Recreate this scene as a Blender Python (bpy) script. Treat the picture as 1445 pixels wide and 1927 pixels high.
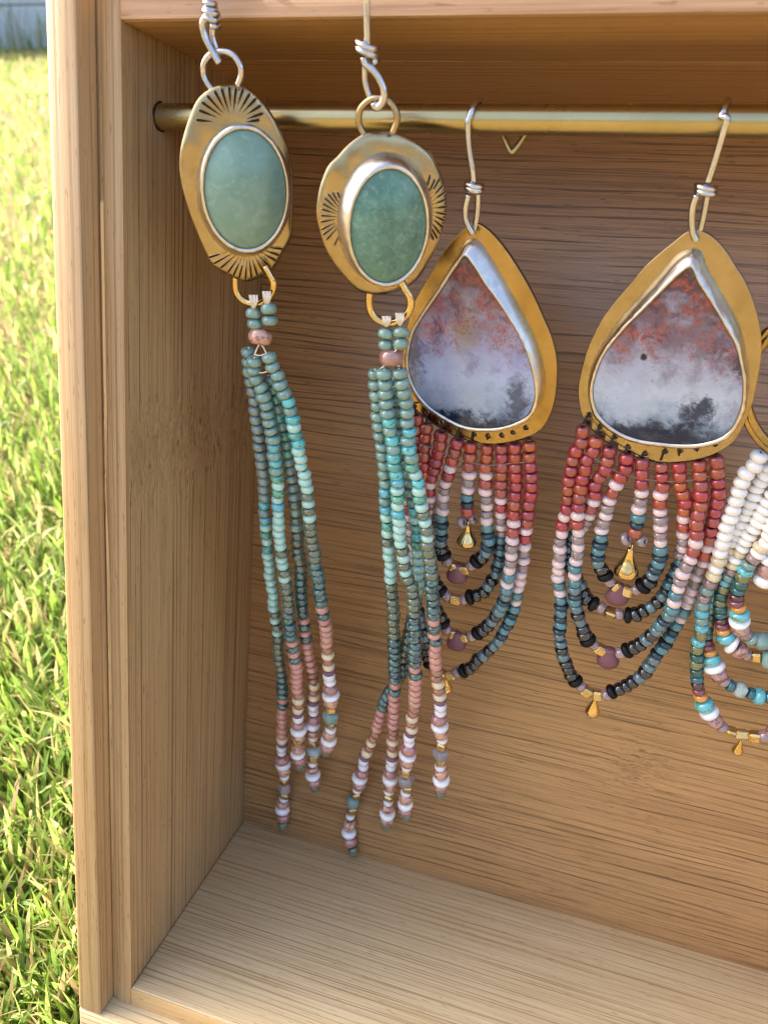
import bpy, bmesh, math, random
import numpy as np
from mathutils import Vector, Matrix
random.seed(7); rng = np.random.default_rng(7)
for o in list(bpy.data.objects): bpy.data.objects.remove(o)
SC = bpy.context.scene; COL = SC.collection

# ------------------------------------------------------------------ camera, sky, sun, exposure
TILT = math.radians(17.0)                      # the box leans back this much; earrings hang plumb
TB = Matrix.Rotation(-TILT, 4, 'X')            # box frame (mm, X right, Y depth, Z up) -> world
FPX = 1443.77; PX0, PY0 = 1445/2-25.43, 1927/2-85.93
CAM = np.array([81.795, -121.195, 165.426])
RM = np.array([[0.95482456, 0.28831037, 0.07202218], [0.14162693, -0.22842297, -0.96320546], [-0.26125061, 0.92989251, -0.25893637]])
cd = bpy.data.cameras.new('camera'); cam = bpy.data.objects.new('camera', cd); COL.objects.link(cam)
cd.sensor_width = 36; cd.sensor_fit = 'AUTO'; cd.lens = FPX/1927*36
cd.shift_x = 25.43/1927; cd.shift_y = -85.93/1927
cd.clip_start = 0.005; cd.clip_end = 200
mc = Matrix.Identity(4)
for i in range(3):
    mc[i][0] = RM[0][i]; mc[i][1] = -RM[1][i]; mc[i][2] = -RM[2][i]; mc[i][3] = CAM[i]*0.001
cam.matrix_world = TB @ mc
cd.dof.use_dof = True; cd.dof.focus_distance = 0.160; cd.dof.aperture_fstop = 26
SC.camera = cam
SUN_EL, SUN_AZ = math.radians(38), math.radians(-75)     # azimuth from +Y (behind the box), towards -X
wd = bpy.data.worlds.new('World'); SC.world = wd; wd.use_nodes = True
nt = wd.node_tree; bg = nt.nodes['Background']
sky = nt.nodes.new('ShaderNodeTexSky'); sky.sky_type = 'NISHITA'; sky.sun_disc = False
sky.sun_elevation = SUN_EL; sky.sun_rotation = SUN_AZ; sky.air_density = 1.0; sky.dust_density = 8.0; sky.ozone_density = 1.0
nt.links.new(sky.outputs[0], bg.inputs[0]); bg.inputs[1].default_value = 0.15
sd = bpy.data.lights.new('sun', 'SUN'); sd.energy = 3.2; sd.angle = math.radians(0.53); sd.color = (1, 0.95, 0.86)
sun = bpy.data.objects.new('sun', sd); COL.objects.link(sun)
sv = Vector((math.sin(SUN_AZ)*math.cos(SUN_EL), math.cos(SUN_AZ)*math.cos(SUN_EL), math.sin(SUN_EL)))
sun.rotation_euler = sv.to_track_quat('Z', 'Y').to_euler()
VS = SC.view_settings; VS.view_transform = 'Standard'; VS.look = 'None'; VS.gamma = 1; VS.exposure = 2.05
VS.use_curve_mapping = False
VS.use_white_balance = True; VS.white_balance_temperature = 6300; VS.white_balance_tint = 10
SC.render.engine = 'CYCLES'
SC.cycles.max_bounces = 10; SC.cycles.transmission_bounces = 8; SC.cycles.caustics_reflective = False; SC.cycles.caustics_refractive = False
SC.cycles.sample_clamp_indirect = 4; SC.cycles.filter_width = 1.1

# ------------------------------------------------------------------ maths helpers (box frame, mm)
H, D, BW = 200.0, 57.7, 236.0
TN = math.tan(TILT); UP = np.array([0, -math.sin(TILT), math.cos(TILT)])
def ray(px, py): return RM.T @ np.array([(px-PX0)/FPX, (py-PY0)/FPX, 1.0])
def at_plane(px, py, P, n):
    d = ray(px, py); return CAM + d*(np.dot(P-CAM, n)/np.dot(d, n))
def at_depth(px, py, Y): return at_plane(px, py, np.array([0, Y, 0.]), np.array([0, 1., 0]))
HN = np.array([0, math.cos(TILT), math.sin(TILT)])
def hang(Y0, Z0, cap):
    P0 = np.array([0, Y0, Z0])
    def f(px, py, off=0.0):
        q = at_plane(px, py, P0+HN*off, HN)
        return at_depth(px, py, cap) if q[1] > cap else q
    return f
def zoomed(pts, s, ox, oy): return [(x/s+ox, y/s+oy)+tuple(r) for x, y, *r in pts]
def catmull(pts, n, closed=False):
    P = np.array(pts, float)
    if closed: Q = np.vstack([P[-1], P, P[0], P[1]])
    else: Q = np.vstack([2*P[0]-P[1], P, 2*P[-1]-P[-2]])
    out = []
    m = len(Q)-3
    for i in range(m):
        p0, p1, p2, p3 = Q[i:i+4]
        for k in range(12):
            t = k/12
            out.append(.5*((2*p1)+(-p0+p2)*t+(2*p0-5*p1+4*p2-p3)*t*t+(-p0+3*p1-3*p2+p3)*t**3))
    out.append(Q[-2] if not closed else out[0])
    out = np.array(out); L = np.r_[0, np.cumsum(np.linalg.norm(np.diff(out, axis=0), axis=1))]
    s = np.linspace(0, L[-1], n+1)[:-1] if closed else np.linspace(0, L[-1], n)
    return np.stack([np.interp(s, L, out[:, i]) for i in range(out.shape[1])], 1)
def ellipse(cx, cy, a, b, rot=0, n=32):
    r = math.radians(rot); o = []
    for i in range(n):
        t = 2*math.pi*i/n; x, y = a*math.sin(t), -b*math.cos(t)
        o.append((cx+x*math.cos(r)-y*math.sin(r), cy+x*math.sin(r)+y*math.cos(r)))
    return o

# ------------------------------------------------------------------ object helpers
def tag(o, label=None, cat=None, group=None, kind=None):
    for k, v in (('label', label), ('category', cat), ('group', group), ('kind', kind)):
        if v: o[k] = v
    return o
def thing(name, base, label, cat, group=None):
    o = bpy.data.objects.new(name, None); COL.objects.link(o); o.empty_display_size = 0.01
    b = np.array(base, float); o.matrix_world = TB @ Matrix.Translation(Vector(b*0.001)); o['_b'] = list(b)
    return tag(o, label, cat, group)
def base_of(o):
    while o.parent: o = o.parent
    return np.array(o['_b'])
def obj(name, vf, mat, parent, smooth=True, angle=None):
    v, f = vf; b = base_of(parent)
    me = bpy.data.meshes.new(name); me.from_pydata([tuple((np.asarray(p)-b)*0.001) for p in v], [], [tuple(x) for x in f]); me.update()
    bm = bmesh.new(); bm.from_mesh(me); bmesh.ops.recalc_face_normals(bm, faces=bm.faces); bm.to_mesh(me); bm.free()
    if smooth:
        me.shade_smooth()
        if angle: me.set_sharp_from_angle(angle=math.radians(angle))
    me.materials.append(mat)
    o = bpy.data.objects.new(name, me); COL.objects.link(o); o.parent = parent
    return o
def tube(path, r, n=10, cap=True):
    P = np.asarray(path, float); m = len(P); T = np.gradient(P, axis=0); T /= np.linalg.norm(T, axis=1)[:, None]+1e-12
    R = np.full(m, r) if np.isscalar(r) else np.asarray(r)
    ref = np.array([0, 0, 1.]) if abs(T[0][2]) < .9 else np.array([1., 0, 0])
    N = np.cross(T[0], ref); N /= np.linalg.norm(N); V = []; F = []
    for i in range(m):
        N = N-T[i]*np.dot(N, T[i]); N /= np.linalg.norm(N); Bn = np.cross(T[i], N)
        for k in range(n):
            a = 2*math.pi*k/n; V.append(P[i]+R[i]*(math.cos(a)*N+math.sin(a)*Bn))
    for i in range(m-1):
        for k in range(n):
            a, b = i*n+k, i*n+(k+1) % n; F.append((a, b, b+n, a+n))
    if cap: F.append(tuple(range(n))[::-1]); F.append(tuple(range((m-1)*n, m*n)))
    return V, F
def join(*vfs):
    V, F = [], []
    for v, f in vfs:
        k = len(V); V += list(v); F += [tuple(i+k for i in x) for x in f]
    return V, F
def box(x0, x1, y0, y1, z0, z1, bev=0.5, seg=2):
    bm = bmesh.new(); bmesh.ops.create_cube(bm, size=1)
    for v in bm.verts: v.co = Vector(((x0+x1)/2+v.co.x*(x1-x0), (y0+y1)/2+v.co.y*(y1-y0), (z0+z1)/2+v.co.z*(z1-z0)))
    if bev: bmesh.ops.bevel(bm, geom=bm.edges[:], offset=bev, segments=seg, profile=.5, affect='EDGES')
    bm.verts.index_update(); r = ([np.array(v.co) for v in bm.verts], [tuple(v.index for v in f.verts) for f in bm.faces]); bm.free(); return r

# ------------------------------------------------------------------ materials
def lin(h):
    h = h.lstrip('#'); c = [int(h[i:i+2], 16)/255 for i in (0, 2, 4)]
    return tuple((x/12.92 if x <= .04045 else ((x+.055)/1.055)**2.4) for x in c)+(1,)
class NT:
    def __init__(s, name):
        s.m = bpy.data.materials.new(name); s.m.use_nodes = True; s.t = s.m.node_tree; s.n = s.t.nodes
        s.b = s.n['Principled BSDF']; s.out = s.n['Material Output']
    def node(s, ty, **kw):
        x = s.n.new(ty)
        for k, v in kw.items(): setattr(x, k, v)
        return x
    def link(s, a, b): s.t.links.new(a, b)
    def setin(s, x, key, v):
        i = x.inputs[key]
        if hasattr(v, 'is_output') or isinstance(v, bpy.types.NodeSocket): s.link(v, i)
        else: i.default_value = v
    def coord(s, k='Object'): return s.node('ShaderNodeTexCoord').outputs[k]
    def mapping(s, vec, scale=(1, 1, 1), loc=(0, 0, 0), rot=(0, 0, 0)):
        x = s.node('ShaderNodeMapping'); s.setin(x, 'Vector', vec); s.setin(x, 'Scale', scale); s.setin(x, 'Location', loc); s.setin(x, 'Rotation', rot); return x.outputs[0]
    def noise(s, vec, scale=1.0, detail=2.0, rough=.5, dist=0.0, col=False):
        x = s.node('ShaderNodeTexNoise'); s.setin(x, 'Vector', vec); s.setin(x, 'Scale', scale); s.setin(x, 'Detail', detail); s.setin(x, 'Roughness', rough); s.setin(x, 'Distortion', dist)
        return x.outputs['Color' if col else 'Fac']
    def ramp(s, fac, stops, interp='LINEAR'):
        x = s.node('ShaderNodeValToRGB'); r = x.color_ramp; r.interpolation = interp
        while len(r.elements) < len(stops): r.elements.new(.5)
        for e, (p, c) in zip(r.elements, stops): e.position = p; e.color = c if not np.isscalar(c) else (c, c, c, 1)
        s.setin(x, 'Fac', fac); return x.outputs[0]
    def mix(s, fac, a, b, mode='MIX'):
        x = s.node('ShaderNodeMix', data_type='RGBA', blend_type=mode)
        s.setin(x, 0, fac); s.setin(x, 6, a); s.setin(x, 7, b); return x.outputs[2]
    def math(s, op, a, b=0.0, clamp=False):
        x = s.node('ShaderNodeMath', operation=op, use_clamp=clamp); s.setin(x, 0, a); s.setin(x, 1, b); return x.outputs[0]
    def vmath(s, op, a, b):
        x = s.node('ShaderNodeVectorMath', operation=op); s.setin(x, 0, a); s.setin(x, 1, b); return x.outputs['Value' if op in ('LENGTH', 'DISTANCE', 'DOT_PRODUCT') else 'Vector']
    def scale(s, a, k):
        x = s.node('ShaderNodeVectorMath', operation='SCALE'); s.setin(x, 0, a); x.inputs['Scale'].default_value = k; return x.outputs[0]
    def bump(s, h, strength=.3, dist=.0002):
        x = s.node('ShaderNodeBump'); s.setin(x, 'Height', h); x.inputs['Strength'].default_value = strength; x.inputs['Distance'].default_value = dist
        s.link(x.outputs[0], s.b.inputs['Normal'])
    def set(s, **kw):
        nm = dict(color='Base Color', rough='Roughness', metal='Metallic', trans='Transmission Weight', ior='IOR', coat='Coat Weight', coatr='Coat Roughness', sss='Subsurface Weight', sssr='Subsurface Radius', ssss='Subsurface Scale', spec='Specular IOR Level', sheen='Sheen Weight')
        for k, v in kw.items(): s.setin(s.b, nm[k], v)
        return s
def wood(name, grain, light, mid, dark, line=1.0, rough=.45, line_f=700, wav=0.0, seed=0.0, grain_f=4.0, thr=(.36, .46), coat=0.0, tone=.55, bump=.25, fibre=.25, node=None, wave=None):
    """bamboo: long fibres along one axis, dark vessel lines across the others"""
    N = NT(name); co = N.coord()
    ax = 'xyz'.index(grain)
    def sc(al, ac): v = [ac]*3; v[ax] = al; return tuple(v)
    if wav:
        w = N.noise(N.mapping(co, sc(14, 60), (seed, seed*2, seed*3)), 1, 2, .5, 0, True)
        w = N.scale(N.vmath('SUBTRACT', w, (.5, .5, .5)), wav)
        co2 = N.vmath('ADD', co, w)
    else: co2 = co
    gm = None
    if node:                        # a bamboo joint: fibres swerve and darken round it
        s3 = N.node('ShaderNodeSeparateXYZ'); N.link(co, s3.inputs[0]); tot = None
        for i, w in enumerate(node[1]):
            if not w: continue
            q = N.math('DIVIDE', N.math('SUBTRACT', s3.outputs[i], node[0][i]), w); q = N.math('MULTIPLY', q, q)
            tot = q if tot is None else N.math('ADD', tot, q)
        gm = N.math('POWER', 2.718, N.math('MULTIPLY', tot, -1.0))
        wn = N.vmath('SUBTRACT', N.noise(N.mapping(co, sc(110, 420)), 1, 3, .6, 0, True), (.5, .5, .5))
        vs = N.node('ShaderNodeVectorMath', operation='SCALE'); N.link(wn, vs.inputs[0]); N.link(N.math('MULTIPLY', gm, .006), vs.inputs['Scale'])
        co2 = N.vmath('ADD', co2, vs.outputs[0])
    lines = N.noise(N.mapping(co2, sc(grain_f, line_f), (seed, seed+3, seed+7)), 1, 2.5, .55)
    lm = N.ramp(lines, [(thr[0], 1.0), (thr[1], 0.0)])
    patch = N.ramp(N.noise(N.mapping(co2, sc(12, 55), (seed+11, seed, seed+5)), 1, 2, .5), [(.33, .12), (.62, 1.0)])
    lm = N.math('MULTIPLY', N.math('MULTIPLY', lm, patch), line, True)
    if wave:                        # coherent fibre bundles: thin lines at an uneven spacing, (lines per m, swerve, along, across, strength, width)
        fq, swv, al, ac, ws, wd = wave
        s4 = N.node('ShaderNodeSeparateXYZ'); N.link(co2, s4.inputs[0]); o2 = [i for i in range(3) if i != ax]
        acr = N.math('ADD', s4.outputs[o2[0]], N.math('MULTIPLY', s4.outputs[o2[1]], 1.0))
        ph = N.math('ADD', N.math('MULTIPLY', acr, fq*6.2832), N.math('MULTIPLY', N.noise(N.mapping(co2, sc(al, ac), (seed+6, seed+1, seed+2)), 1, 3, .55), swv))
        sn = N.math('ADD', N.math('MULTIPLY', N.math('SINE', ph), .5), .5)
        wl = N.ramp(sn, [(1-wd, 0.0), (1-wd*.25, 1.0)])
        each = N.ramp(N.noise(N.mapping(co2, sc(al*2.5, fq*1.3), (seed+5, seed+2, seed+8)), 1, 2, .6), [(.38, .0), (.62, 1.0)])
        lm = N.math('MAXIMUM', lm, N.math('MULTIPLY', N.math('MULTIPLY', wl, each), ws))
    broad = N.ramp(N.noise(N.mapping(co2, sc(9, 130), (seed+4, seed+9, seed)), 1, 3, .6), [(.3, 0.0), (.7, 1.0)])
    fib = N.noise(N.mapping(co2, sc(60, 3600), (seed, 1, 2)), 1, 2, .6)
    c = N.mix(N.math('MULTIPLY', broad, tone), light, mid)
    c = N.mix(N.math('MULTIPLY', N.ramp(fib, [(.35, 1.0), (.6, 0.0)]), fibre), c, dark)
    blot = N.ramp(N.noise(co, 38, 3, .6), [(.35, 0.0), (.75, 1.0)])
    c = N.mix(N.math('MULTIPLY', blot, .22), c, mid)
    c = N.mix(lm, c, dark)
    if gm is not None: c = N.mix(N.math('MULTIPLY', N.math('MULTIPLY', gm, N.ramp(N.noise(N.mapping(co2, sc(90, 900)), 1, 3, .6), [(.38, 1.0), (.6, 0.0)])), .32), c, dark)
    pore = N.noise(N.mapping(co2, sc(260, 2600), (seed+2, seed+8, seed+1)), 1, 1, .5)
    c = N.mix(N.math('MULTIPLY', N.ramp(pore, [(.27, 1.0), (.32, 0.0)]), .55), c, dark)
    grit = N.noise(co, 2600, 2, .6)
    h = N.math('ADD', N.math('MULTIPLY', lm, -1.0), N.math('ADD', N.math('MULTIPLY', fib, .5), N.math('MULTIPLY', grit, .6)))
    N.bump(h, bump, .00012)
    N.set(color=c, rough=N.math('ADD', N.math('MULTIPLY', lm, .15), rough), coat=coat, coatr=.38)
    return N.m
WOOD_SIDE = wood('bamboo_side', 'z', lin('#C8AA7C'), lin('#B39264'), lin('#6E4C2A'), line=.75, rough=.42, line_f=1500, grain_f=3, seed=1.3, thr=(.365, .40), tone=.55, bump=.2, fibre=.3, node=((0, 0, .136), (0, 0, .010)), wave=(560, 16, 2.2, 110, .75, .16))
WOOD_EDGE = wood('bamboo_edge', 'z', lin('#CDAE82'), lin('#B99260'), lin('#86602F'), line=.6, rough=.38, line_f=1500, grain_f=4, seed=4.1, thr=(.36, .41), tone=.7, fibre=.3, wave=(420, 10, 2.5, 90, .6, .2))
WOOD_FLOOR = wood('bamboo_floor', 'x', lin('#DCCAA2'), lin('#C8AE82'), lin('#94724A'), line=.65, rough=.42, line_f=1700, wav=.0005, grain_f=8, seed=2.2, thr=(.375, .41), tone=.55, fibre=.3, wave=(620, 14, 5, 120, .7, .2))
WOOD_TOP = wood('bamboo_top', 'x', lin('#C0986A'), lin('#AC8456'), lin('#6C4A2C'), line=.5, rough=.42, line_f=1300, grain_f=6, seed=6.2, thr=(.36, .41), tone=.5, wave=(420, 10, 4, 90, .45, .2))
WOOD_TOPEDGE = wood('bamboo_top_edge', 'x', lin('#D8B490'), lin('#C89C72'), lin('#9A6A42'), line=.5, rough=.4, line_f=1300, grain_f=6, seed=8.2, thr=(.36, .41), fibre=.3, wave=(420, 10, 5, 90, .5, .2))
WOOD_BACK = wood('bamboo_back', 'x', lin('#C69862'), lin('#AE8050'), lin('#664626'), line=.6, rough=.32, line_f=1600, wav=.0012, grain_f=14, seed=3.7, thr=(.385, .43), tone=.75, bump=.3, fibre=.35, coat=.9, node=((-.012, 0, .060), (.007, 0, .006)), wave=(600, 15, 13, 150, .85, .26))

WOOD_LIP = wood('bamboo_lip', 'x', lin('#D2B07C'), lin('#C09A64'), lin('#8A6234'), line=.5, rough=.4, line_f=1300, grain_f=6, seed=9.4, thr=(.36, .41), fibre=.3)

def metal(name, c1, c2, rough=.28, tarn=None, sc=160, bump=.15, tw=.5):
    N = NT(name); co = N.coord()
    n = N.noise(co, sc, 4, .6); n2 = N.noise(co, sc*6, 3, .6)
    c = N.mix(N.ramp(n, [(.35, 0.0), (.7, 1.0)]), c1, c2)
    if tarn: c = N.mix(N.math('MULTIPLY', N.ramp(N.noise(co, sc*1.7, 5, .7), [(.52, 0.0), (.75, 1.0)]), tw), c, tarn)
    N.set(color=c, metal=1.0, rough=N.math('ADD', N.math('MULTIPLY', n, .12), rough-.06))
    N.bump(N.noise(co, sc, 1.5, .4), bump*3, .0007); return N.m
BRASS = metal('aged_brass', lin('#B9A885'), lin('#AA9670'), .25, lin('#7A6038'), bump=.07, tw=.4)
BRASS_Y = metal('yellow_brass', lin('#BA9F6C'), lin('#A68A52'), .24, lin('#765A2A'), bump=.10, tw=.4)
ROD = metal('rod_brass', lin('#BEAF82'), lin('#B4A578'), .28, lin('#988858'), sc=60, bump=.0, tw=.2)
SILVER = metal('silver', lin('#E4DED6'), lin('#CFC7BC'), .30, lin('#8A8078'), sc=300, bump=.07)
WIRE = metal('wire_silver', lin('#D2D2D6'), lin('#C4C2C4'), .2, lin('#A8A29C'), sc=200, bump=.05)
GOLD = metal('gold', lin('#E4CA92'), lin('#D6B678'), .16, None, sc=300, bump=.08)
PATINA = NT('dark_patina').set(color=lin('#34261A'), metal=.8, rough=.38).m
THREAD = NT('cream_thread').set(color=lin('#E6DCC8'), rough=.8).m
DTHREAD = NT('dark_thread').set(color=lin('#2A2422'), rough=.6).m
GTHREAD = NT('grey_thread').set(color=lin('#8A8078'), rough=.35, metal=.5).m

def bead(name, hexc, rough=.22, trans=0.0, metal=0.0, coat=.4, speck=None, var=.08, hue=.01, sss=0.0, sp_scale=900, sp_thr=(.5, .62), irid=None):
    N = NT('bead_'+name); oi = N.node('ShaderNodeObjectInfo'); rnd = oi.outputs['Random']
    hs = N.node('ShaderNodeHueSaturation'); c = lin(hexc)
    off = N.math('MULTIPLY', rnd, 37.0); cv = N.node('ShaderNodeCombineXYZ')
    for i in range(3): N.link(off, cv.inputs[i])
    co = N.vmath('ADD', N.coord(), cv.outputs[0])
    N.setin(hs, 'Color', c)
    N.setin(hs, 'Hue', N.math('ADD', N.math('MULTIPLY', rnd, hue*2), .5-hue))
    r2 = N.math('FRACT', N.math('MULTIPLY', rnd, 17.31))
    N.setin(hs, 'Value', N.math('ADD', N.math('MULTIPLY', r2, var*2), 1-var))
    col = hs.outputs[0]
    if irid: col = N.mix(N.math('MULTIPLY', N.math('FRACT', N.math('MULTIPLY', rnd, 7.77)), .6), col, lin(irid))
    if speck:
        n = N.noise(co, 2.6, 4, .65)
        col = N.mix(N.ramp(n, [(sp_thr[0], 0.0), (sp_thr[1], 1.0)]), col, lin(speck))
    N.set(color=col, rough=rough, trans=trans, metal=metal, coat=min(1.0, coat*2.2), coatr=.02, ior=1.5, spec=.3); N.b.inputs['Coat IOR'].default_value = 1.8
    if sss: N.set(sss=sss, sssr=(1, 1, 1), ssss=.0008)
    return N.m
# ------------------------------------------------------------------ lawn, wall behind it
def to_world(q): return np.array(TB @ Vector(np.asarray(q)*0.001))
GZ = float(to_world((0, D+6, -10.7))[2])
CW = np.array(cam.matrix_world.translation)
WALLP = Vector((-3.55, 4.40, GZ)); WDIR = Vector((-.63, .776, 0)).normalized()
def plain(name, V, F, mat, smooth=False):
    me = bpy.data.meshes.new(name); me.from_pydata(V, [], F); me.update(); me.materials.append(mat)
    if smooth: me.shade_smooth()
    o = bpy.data.objects.new(name, me); COL.objects.link(o); return o
N = NT('soil'); co = N.coord()
N.set(color=N.mix(N.ramp(N.noise(co, 60, 5, .65), [(.35, 0.0), (.65, 1.0)]), lin('#6A5A34'), lin('#96804E')), rough=.95); N.bump(N.noise(co, 180, 4, .7), .8, .01)
SOIL = N.m
g = 60.0; n = 24
lv = [((i/n-.5)*2*g, (j/n-.5)*2*g, GZ) for j in range(n+1) for i in range(n+1)]
lf = [(j*(n+1)+i, j*(n+1)+i+1, (j+1)*(n+1)+i+1, (j+1)*(n+1)+i) for j in range(n) for i in range(n)]
tag(plain('lawn_ground', lv, lf, SOIL), kind='structure')
# grass blades: one mass, bent tapering blades thinning out with distance
def blades(n, r0, r1, a0, a1, hmin, hmax, wmin, grow, keep):
    u = rng.random(n); r = r0*(r1/r0)**u; a = np.radians(a0+(a1-a0)*rng.random(n))
    x = CW[0]+r*np.sin(a); y = CW[1]+r*np.cos(a)
    k = keep(x, y); x, y, r = x[k], y[k], r[k]; n = len(x)
    h = (hmin+(hmax-hmin)*rng.random(n)**1.3)*(1+.25*np.minimum(r, 2)); w = wmin*(.55+.9*rng.random(n))*(1+grow*r)
    th = rng.random(n)*2*math.pi; lean = .25+1.25*rng.random(n)**1.2; ph = th+math.pi/2+rng.normal(0, .5, n)
    return x, y, h, w, th, lean, ph
def keep_lawn(x, y):
    near_box = (x > -.0135) & (x < .26) & (y > -.09) & (y < .16)
    px = (x-WALLP.x)*WDIR.x+(y-WALLP.y)*WDIR.y
    return ~near_box & (px < -.03)
sets = [blades(66000, .10, 5.6, -78, -18, 0.008, .027, .0011, .9, keep_lawn)]
def keep_tuft(x, y):
    px = (x-WALLP.x)*WDIR.x+(y-WALLP.y)*WDIR.y
    return (px < -.02) & (px > -.35)
sets.append(blades(2600, 4.6, 6.2, -52, -26, .05, .22, .0030, .12, keep_tuft))
X, Y, Hh, Wd, TH, LE, PH = [np.concatenate(c) for c in zip(*sets)]
rt = Hh*(1-np.cos(LE))/LE; tx, ty = X+rt*np.cos(PH), Y+rt*np.sin(PH)          # no blade may bend into the box
bad = (tx > -.0135) & (tx < .27) & (ty > -.10) & (ty < .17); PH = np.where(bad, math.pi-PH, PH); LE = np.where(bad & (ty > .1), .2, LE)
nb = len(X); segs = 4; V = np.zeros((nb, segs*2+1, 3)); 
for i in range(segs+1):
    s = i/segs; ang = LE*s
    rr = Hh*(np.sin(ang)/np.maximum(LE, .01)*s**0 if False else (1-np.cos(LE*s))/LE); zz = Hh*np.sin(LE*s)/LE
    cx = X+rr*np.cos(PH); cy = Y+rr*np.sin(PH); ww = Wd*(1-.15*s) if i < segs else 0*Wd
    tw = TH+s*.6
    if i < segs:
        V[:, 2*i] = np.stack([cx-ww*.5*np.cos(tw), cy-ww*.5*np.sin(tw), GZ-.002+zz], 1)
        V[:, 2*i+1] = np.stack([cx+ww*.5*np.cos(tw), cy+ww*.5*np.sin(tw), GZ-.002+zz], 1)
    else: V[:, 2*i] = np.stack([cx, cy, GZ-.002+zz], 1)
m = segs*2+1; tri = []
for i in range(segs-1): tri += [(2*i, 2*i+1, 2*i+3), (2*i, 2*i+3, 2*i+2)]
tri.append((2*segs-2, 2*segs-1, 2*segs)); tri = np.array(tri)
F = (np.arange(nb)[:, None, None]*m+tri[None]).reshape(-1, 3)
me = bpy.data.meshes.new('grass'); me.vertices.add(nb*m); me.vertices.foreach_set('co', V.reshape(-1).astype(np.float32))
me.loops.add(F.size); me.loops.foreach_set('vertex_index', F.reshape(-1).astype(np.int32))
me.polygons.add(len(F)); me.polygons.foreach_set('loop_start', np.arange(0, F.size, 3, dtype=np.int32)); me.update(calc_edges=True); me.shade_smooth()
pal = np.array([lin('#728E38')[:3], lin('#8CA858')[:3], lin('#5E7E38')[:3], lin('#A4B068')[:3], lin('#C4B484')[:3], lin('#BCA07C')[:3], lin('#4E6E34')[:3]])
pick = rng.choice(7, nb, p=[.22, .2, .11, .16, .13, .12, .06]); cc = pal[pick]*(.8+.4*rng.random((nb, 1)))
att = me.color_attributes.new('blade', 'FLOAT_COLOR', 'POINT')
att.data.foreach_set('color', np.repeat(np.c_[cc, np.ones(nb)], m, axis=0).astype(np.float32).reshape(-1))
N = NT('grass_blade'); a = N.node('ShaderNodeVertexColor', layer_name='blade').outputs[0]
N.set(color=a, rough=.38, spec=.5)
tr = N.node('ShaderNodeBsdfTranslucent'); N.setin(tr, 'Color', N.mix(.25, a, lin('#9CAC44')))
ms = N.node('ShaderNodeMixShader'); ms.inputs[0].default_value = .55; N.link(N.b.outputs[0], ms.inputs[1]); N.link(tr.outputs[0], ms.inputs[2]); N.link(ms.outputs[0], N.out.inputs[0])
me.materials.append(N.m); go = bpy.data.objects.new('grass', me); COL.objects.link(go)
tag(go, 'sunlit yellow green lawn grass beside the bamboo box', 'grass', kind='stuff')
# pale garden wall across the lawn
wr = bpy.data.objects.new('garden_wall', None); COL.objects.link(wr); wr.location = WALLP; wr.rotation_euler = (0, 0, math.atan2(WDIR.y, WDIR.x)-math.pi/2); wr.empty_display_size = .1
tag(wr, 'pale blue white garden wall at the far edge of the lawn', 'wall')
N = NT('wall_paint'); N.set(color=N.mix(N.noise(N.coord(), 4, 4, .6), lin('#D9E0E2'), lin('#C3CDD2')), rough=.7); N.bump(N.noise(N.coord(), 60, 3, .6), .2, .003); WP = N.m
def wall_part(name, x0, x1, y0, y1, z0, z1, mat):
    v, f = box(x0, x1, y0, y1, z0, z1, .008); o = plain(name, [tuple(p) for p in v], f, mat); o.parent = wr
for k in range(5): wall_part('wall_board', -2.2, 2.2, 0, .03, -.03+k*.26, .222+k*.26, WP)
wall_part('wall_core', -2.2, 2.2, .025, .12, -.03, 1.26, WP)

# ------------------------------------------------------------------ bamboo display box
T1, T2, DF = 5.0, 10.7, 4.8         # inner lip, full board thickness, depth of the rebate
BX = thing('bamboo_box', (BW/2, D, -T2), 'bamboo display box leaning back with a brass rod and hanging earrings inside', 'box')
def rebated(x0, x1):                # side board: wall face at X=0 side x1, outer strip further forward
    s = 1 if x1 > x0 else -1
    return x0, x1
def side_board(left=True):
    z0, z1 = -T1, H+T2
    if left: inner = (-T1-.05, 0); outer = (-T2, -T1)
    else: inner = (BW, BW+T1+.05); outer = (BW+T1, BW+T2)
    p = obj('side_panel', box(inner[0], inner[1], 0, D+5.8, z0, z1, .55, 3), WOOD_SIDE, BX, angle=40)
    q = obj('front_strip', box(outer[0], outer[1], -DF, D+5.8, z0, z1, .45, 3), WOOD_EDGE, p, angle=40)
    # front lip of the side panel, paler planed edge with a rounded cove towards the rebate
    V, F = [], []
    prof = [(0.02, .5), (0.02, .0), (-.25, -.22), (-.6, -.3), (-T1+1.9, -.3), (-T1+1.3, -.1), (-T1+.75, .25), (-T1+.35, .55), (-T1+.02, .6), (-T1+.02, 1.2), (0.02, 1.2)]
    zs = np.linspace(z0+.02, z1-.02, 60)
    for k, z in enumerate(zs):
        wv = .45*math.exp(-((z-118)/9)**2) if left else 0
        for j, (a, b) in enumerate(prof):
            x = a+(-wv if 3 < j < 8 else 0)
            V.append((x if left else BW-a, b, z))
    m = len(prof)
    for i in range(len(zs)-1):
        for j in range(m): F.append((i*m+j, i*m+(j+1) % m, (i+1)*m+(j+1) % m, (i+1)*m+j))
    F.append(tuple(range(m))); F.append(tuple(range((len(zs)-1)*m, len(zs)*m)))
    obj('front_lip', (V, F), WOOD_EDGE, p, angle=50)
side_board(True); side_board(False)
obj('back_panel', box(.05, BW-.05, D, D+5.2, .02, H-.02, .15), WOOD_BACK, BX, angle=40)
fl = obj('floor_panel', box(.03, BW-.03, .0, D+5.8, -T1, -.0, .35, 3), WOOD_FLOOR, BX, angle=40)
obj('floor_base', box(-T2, BW+T2, -DF, D+5.8, -T2, -T1-.04, .5, 3), WOOD_FLOOR, fl, angle=40)
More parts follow.
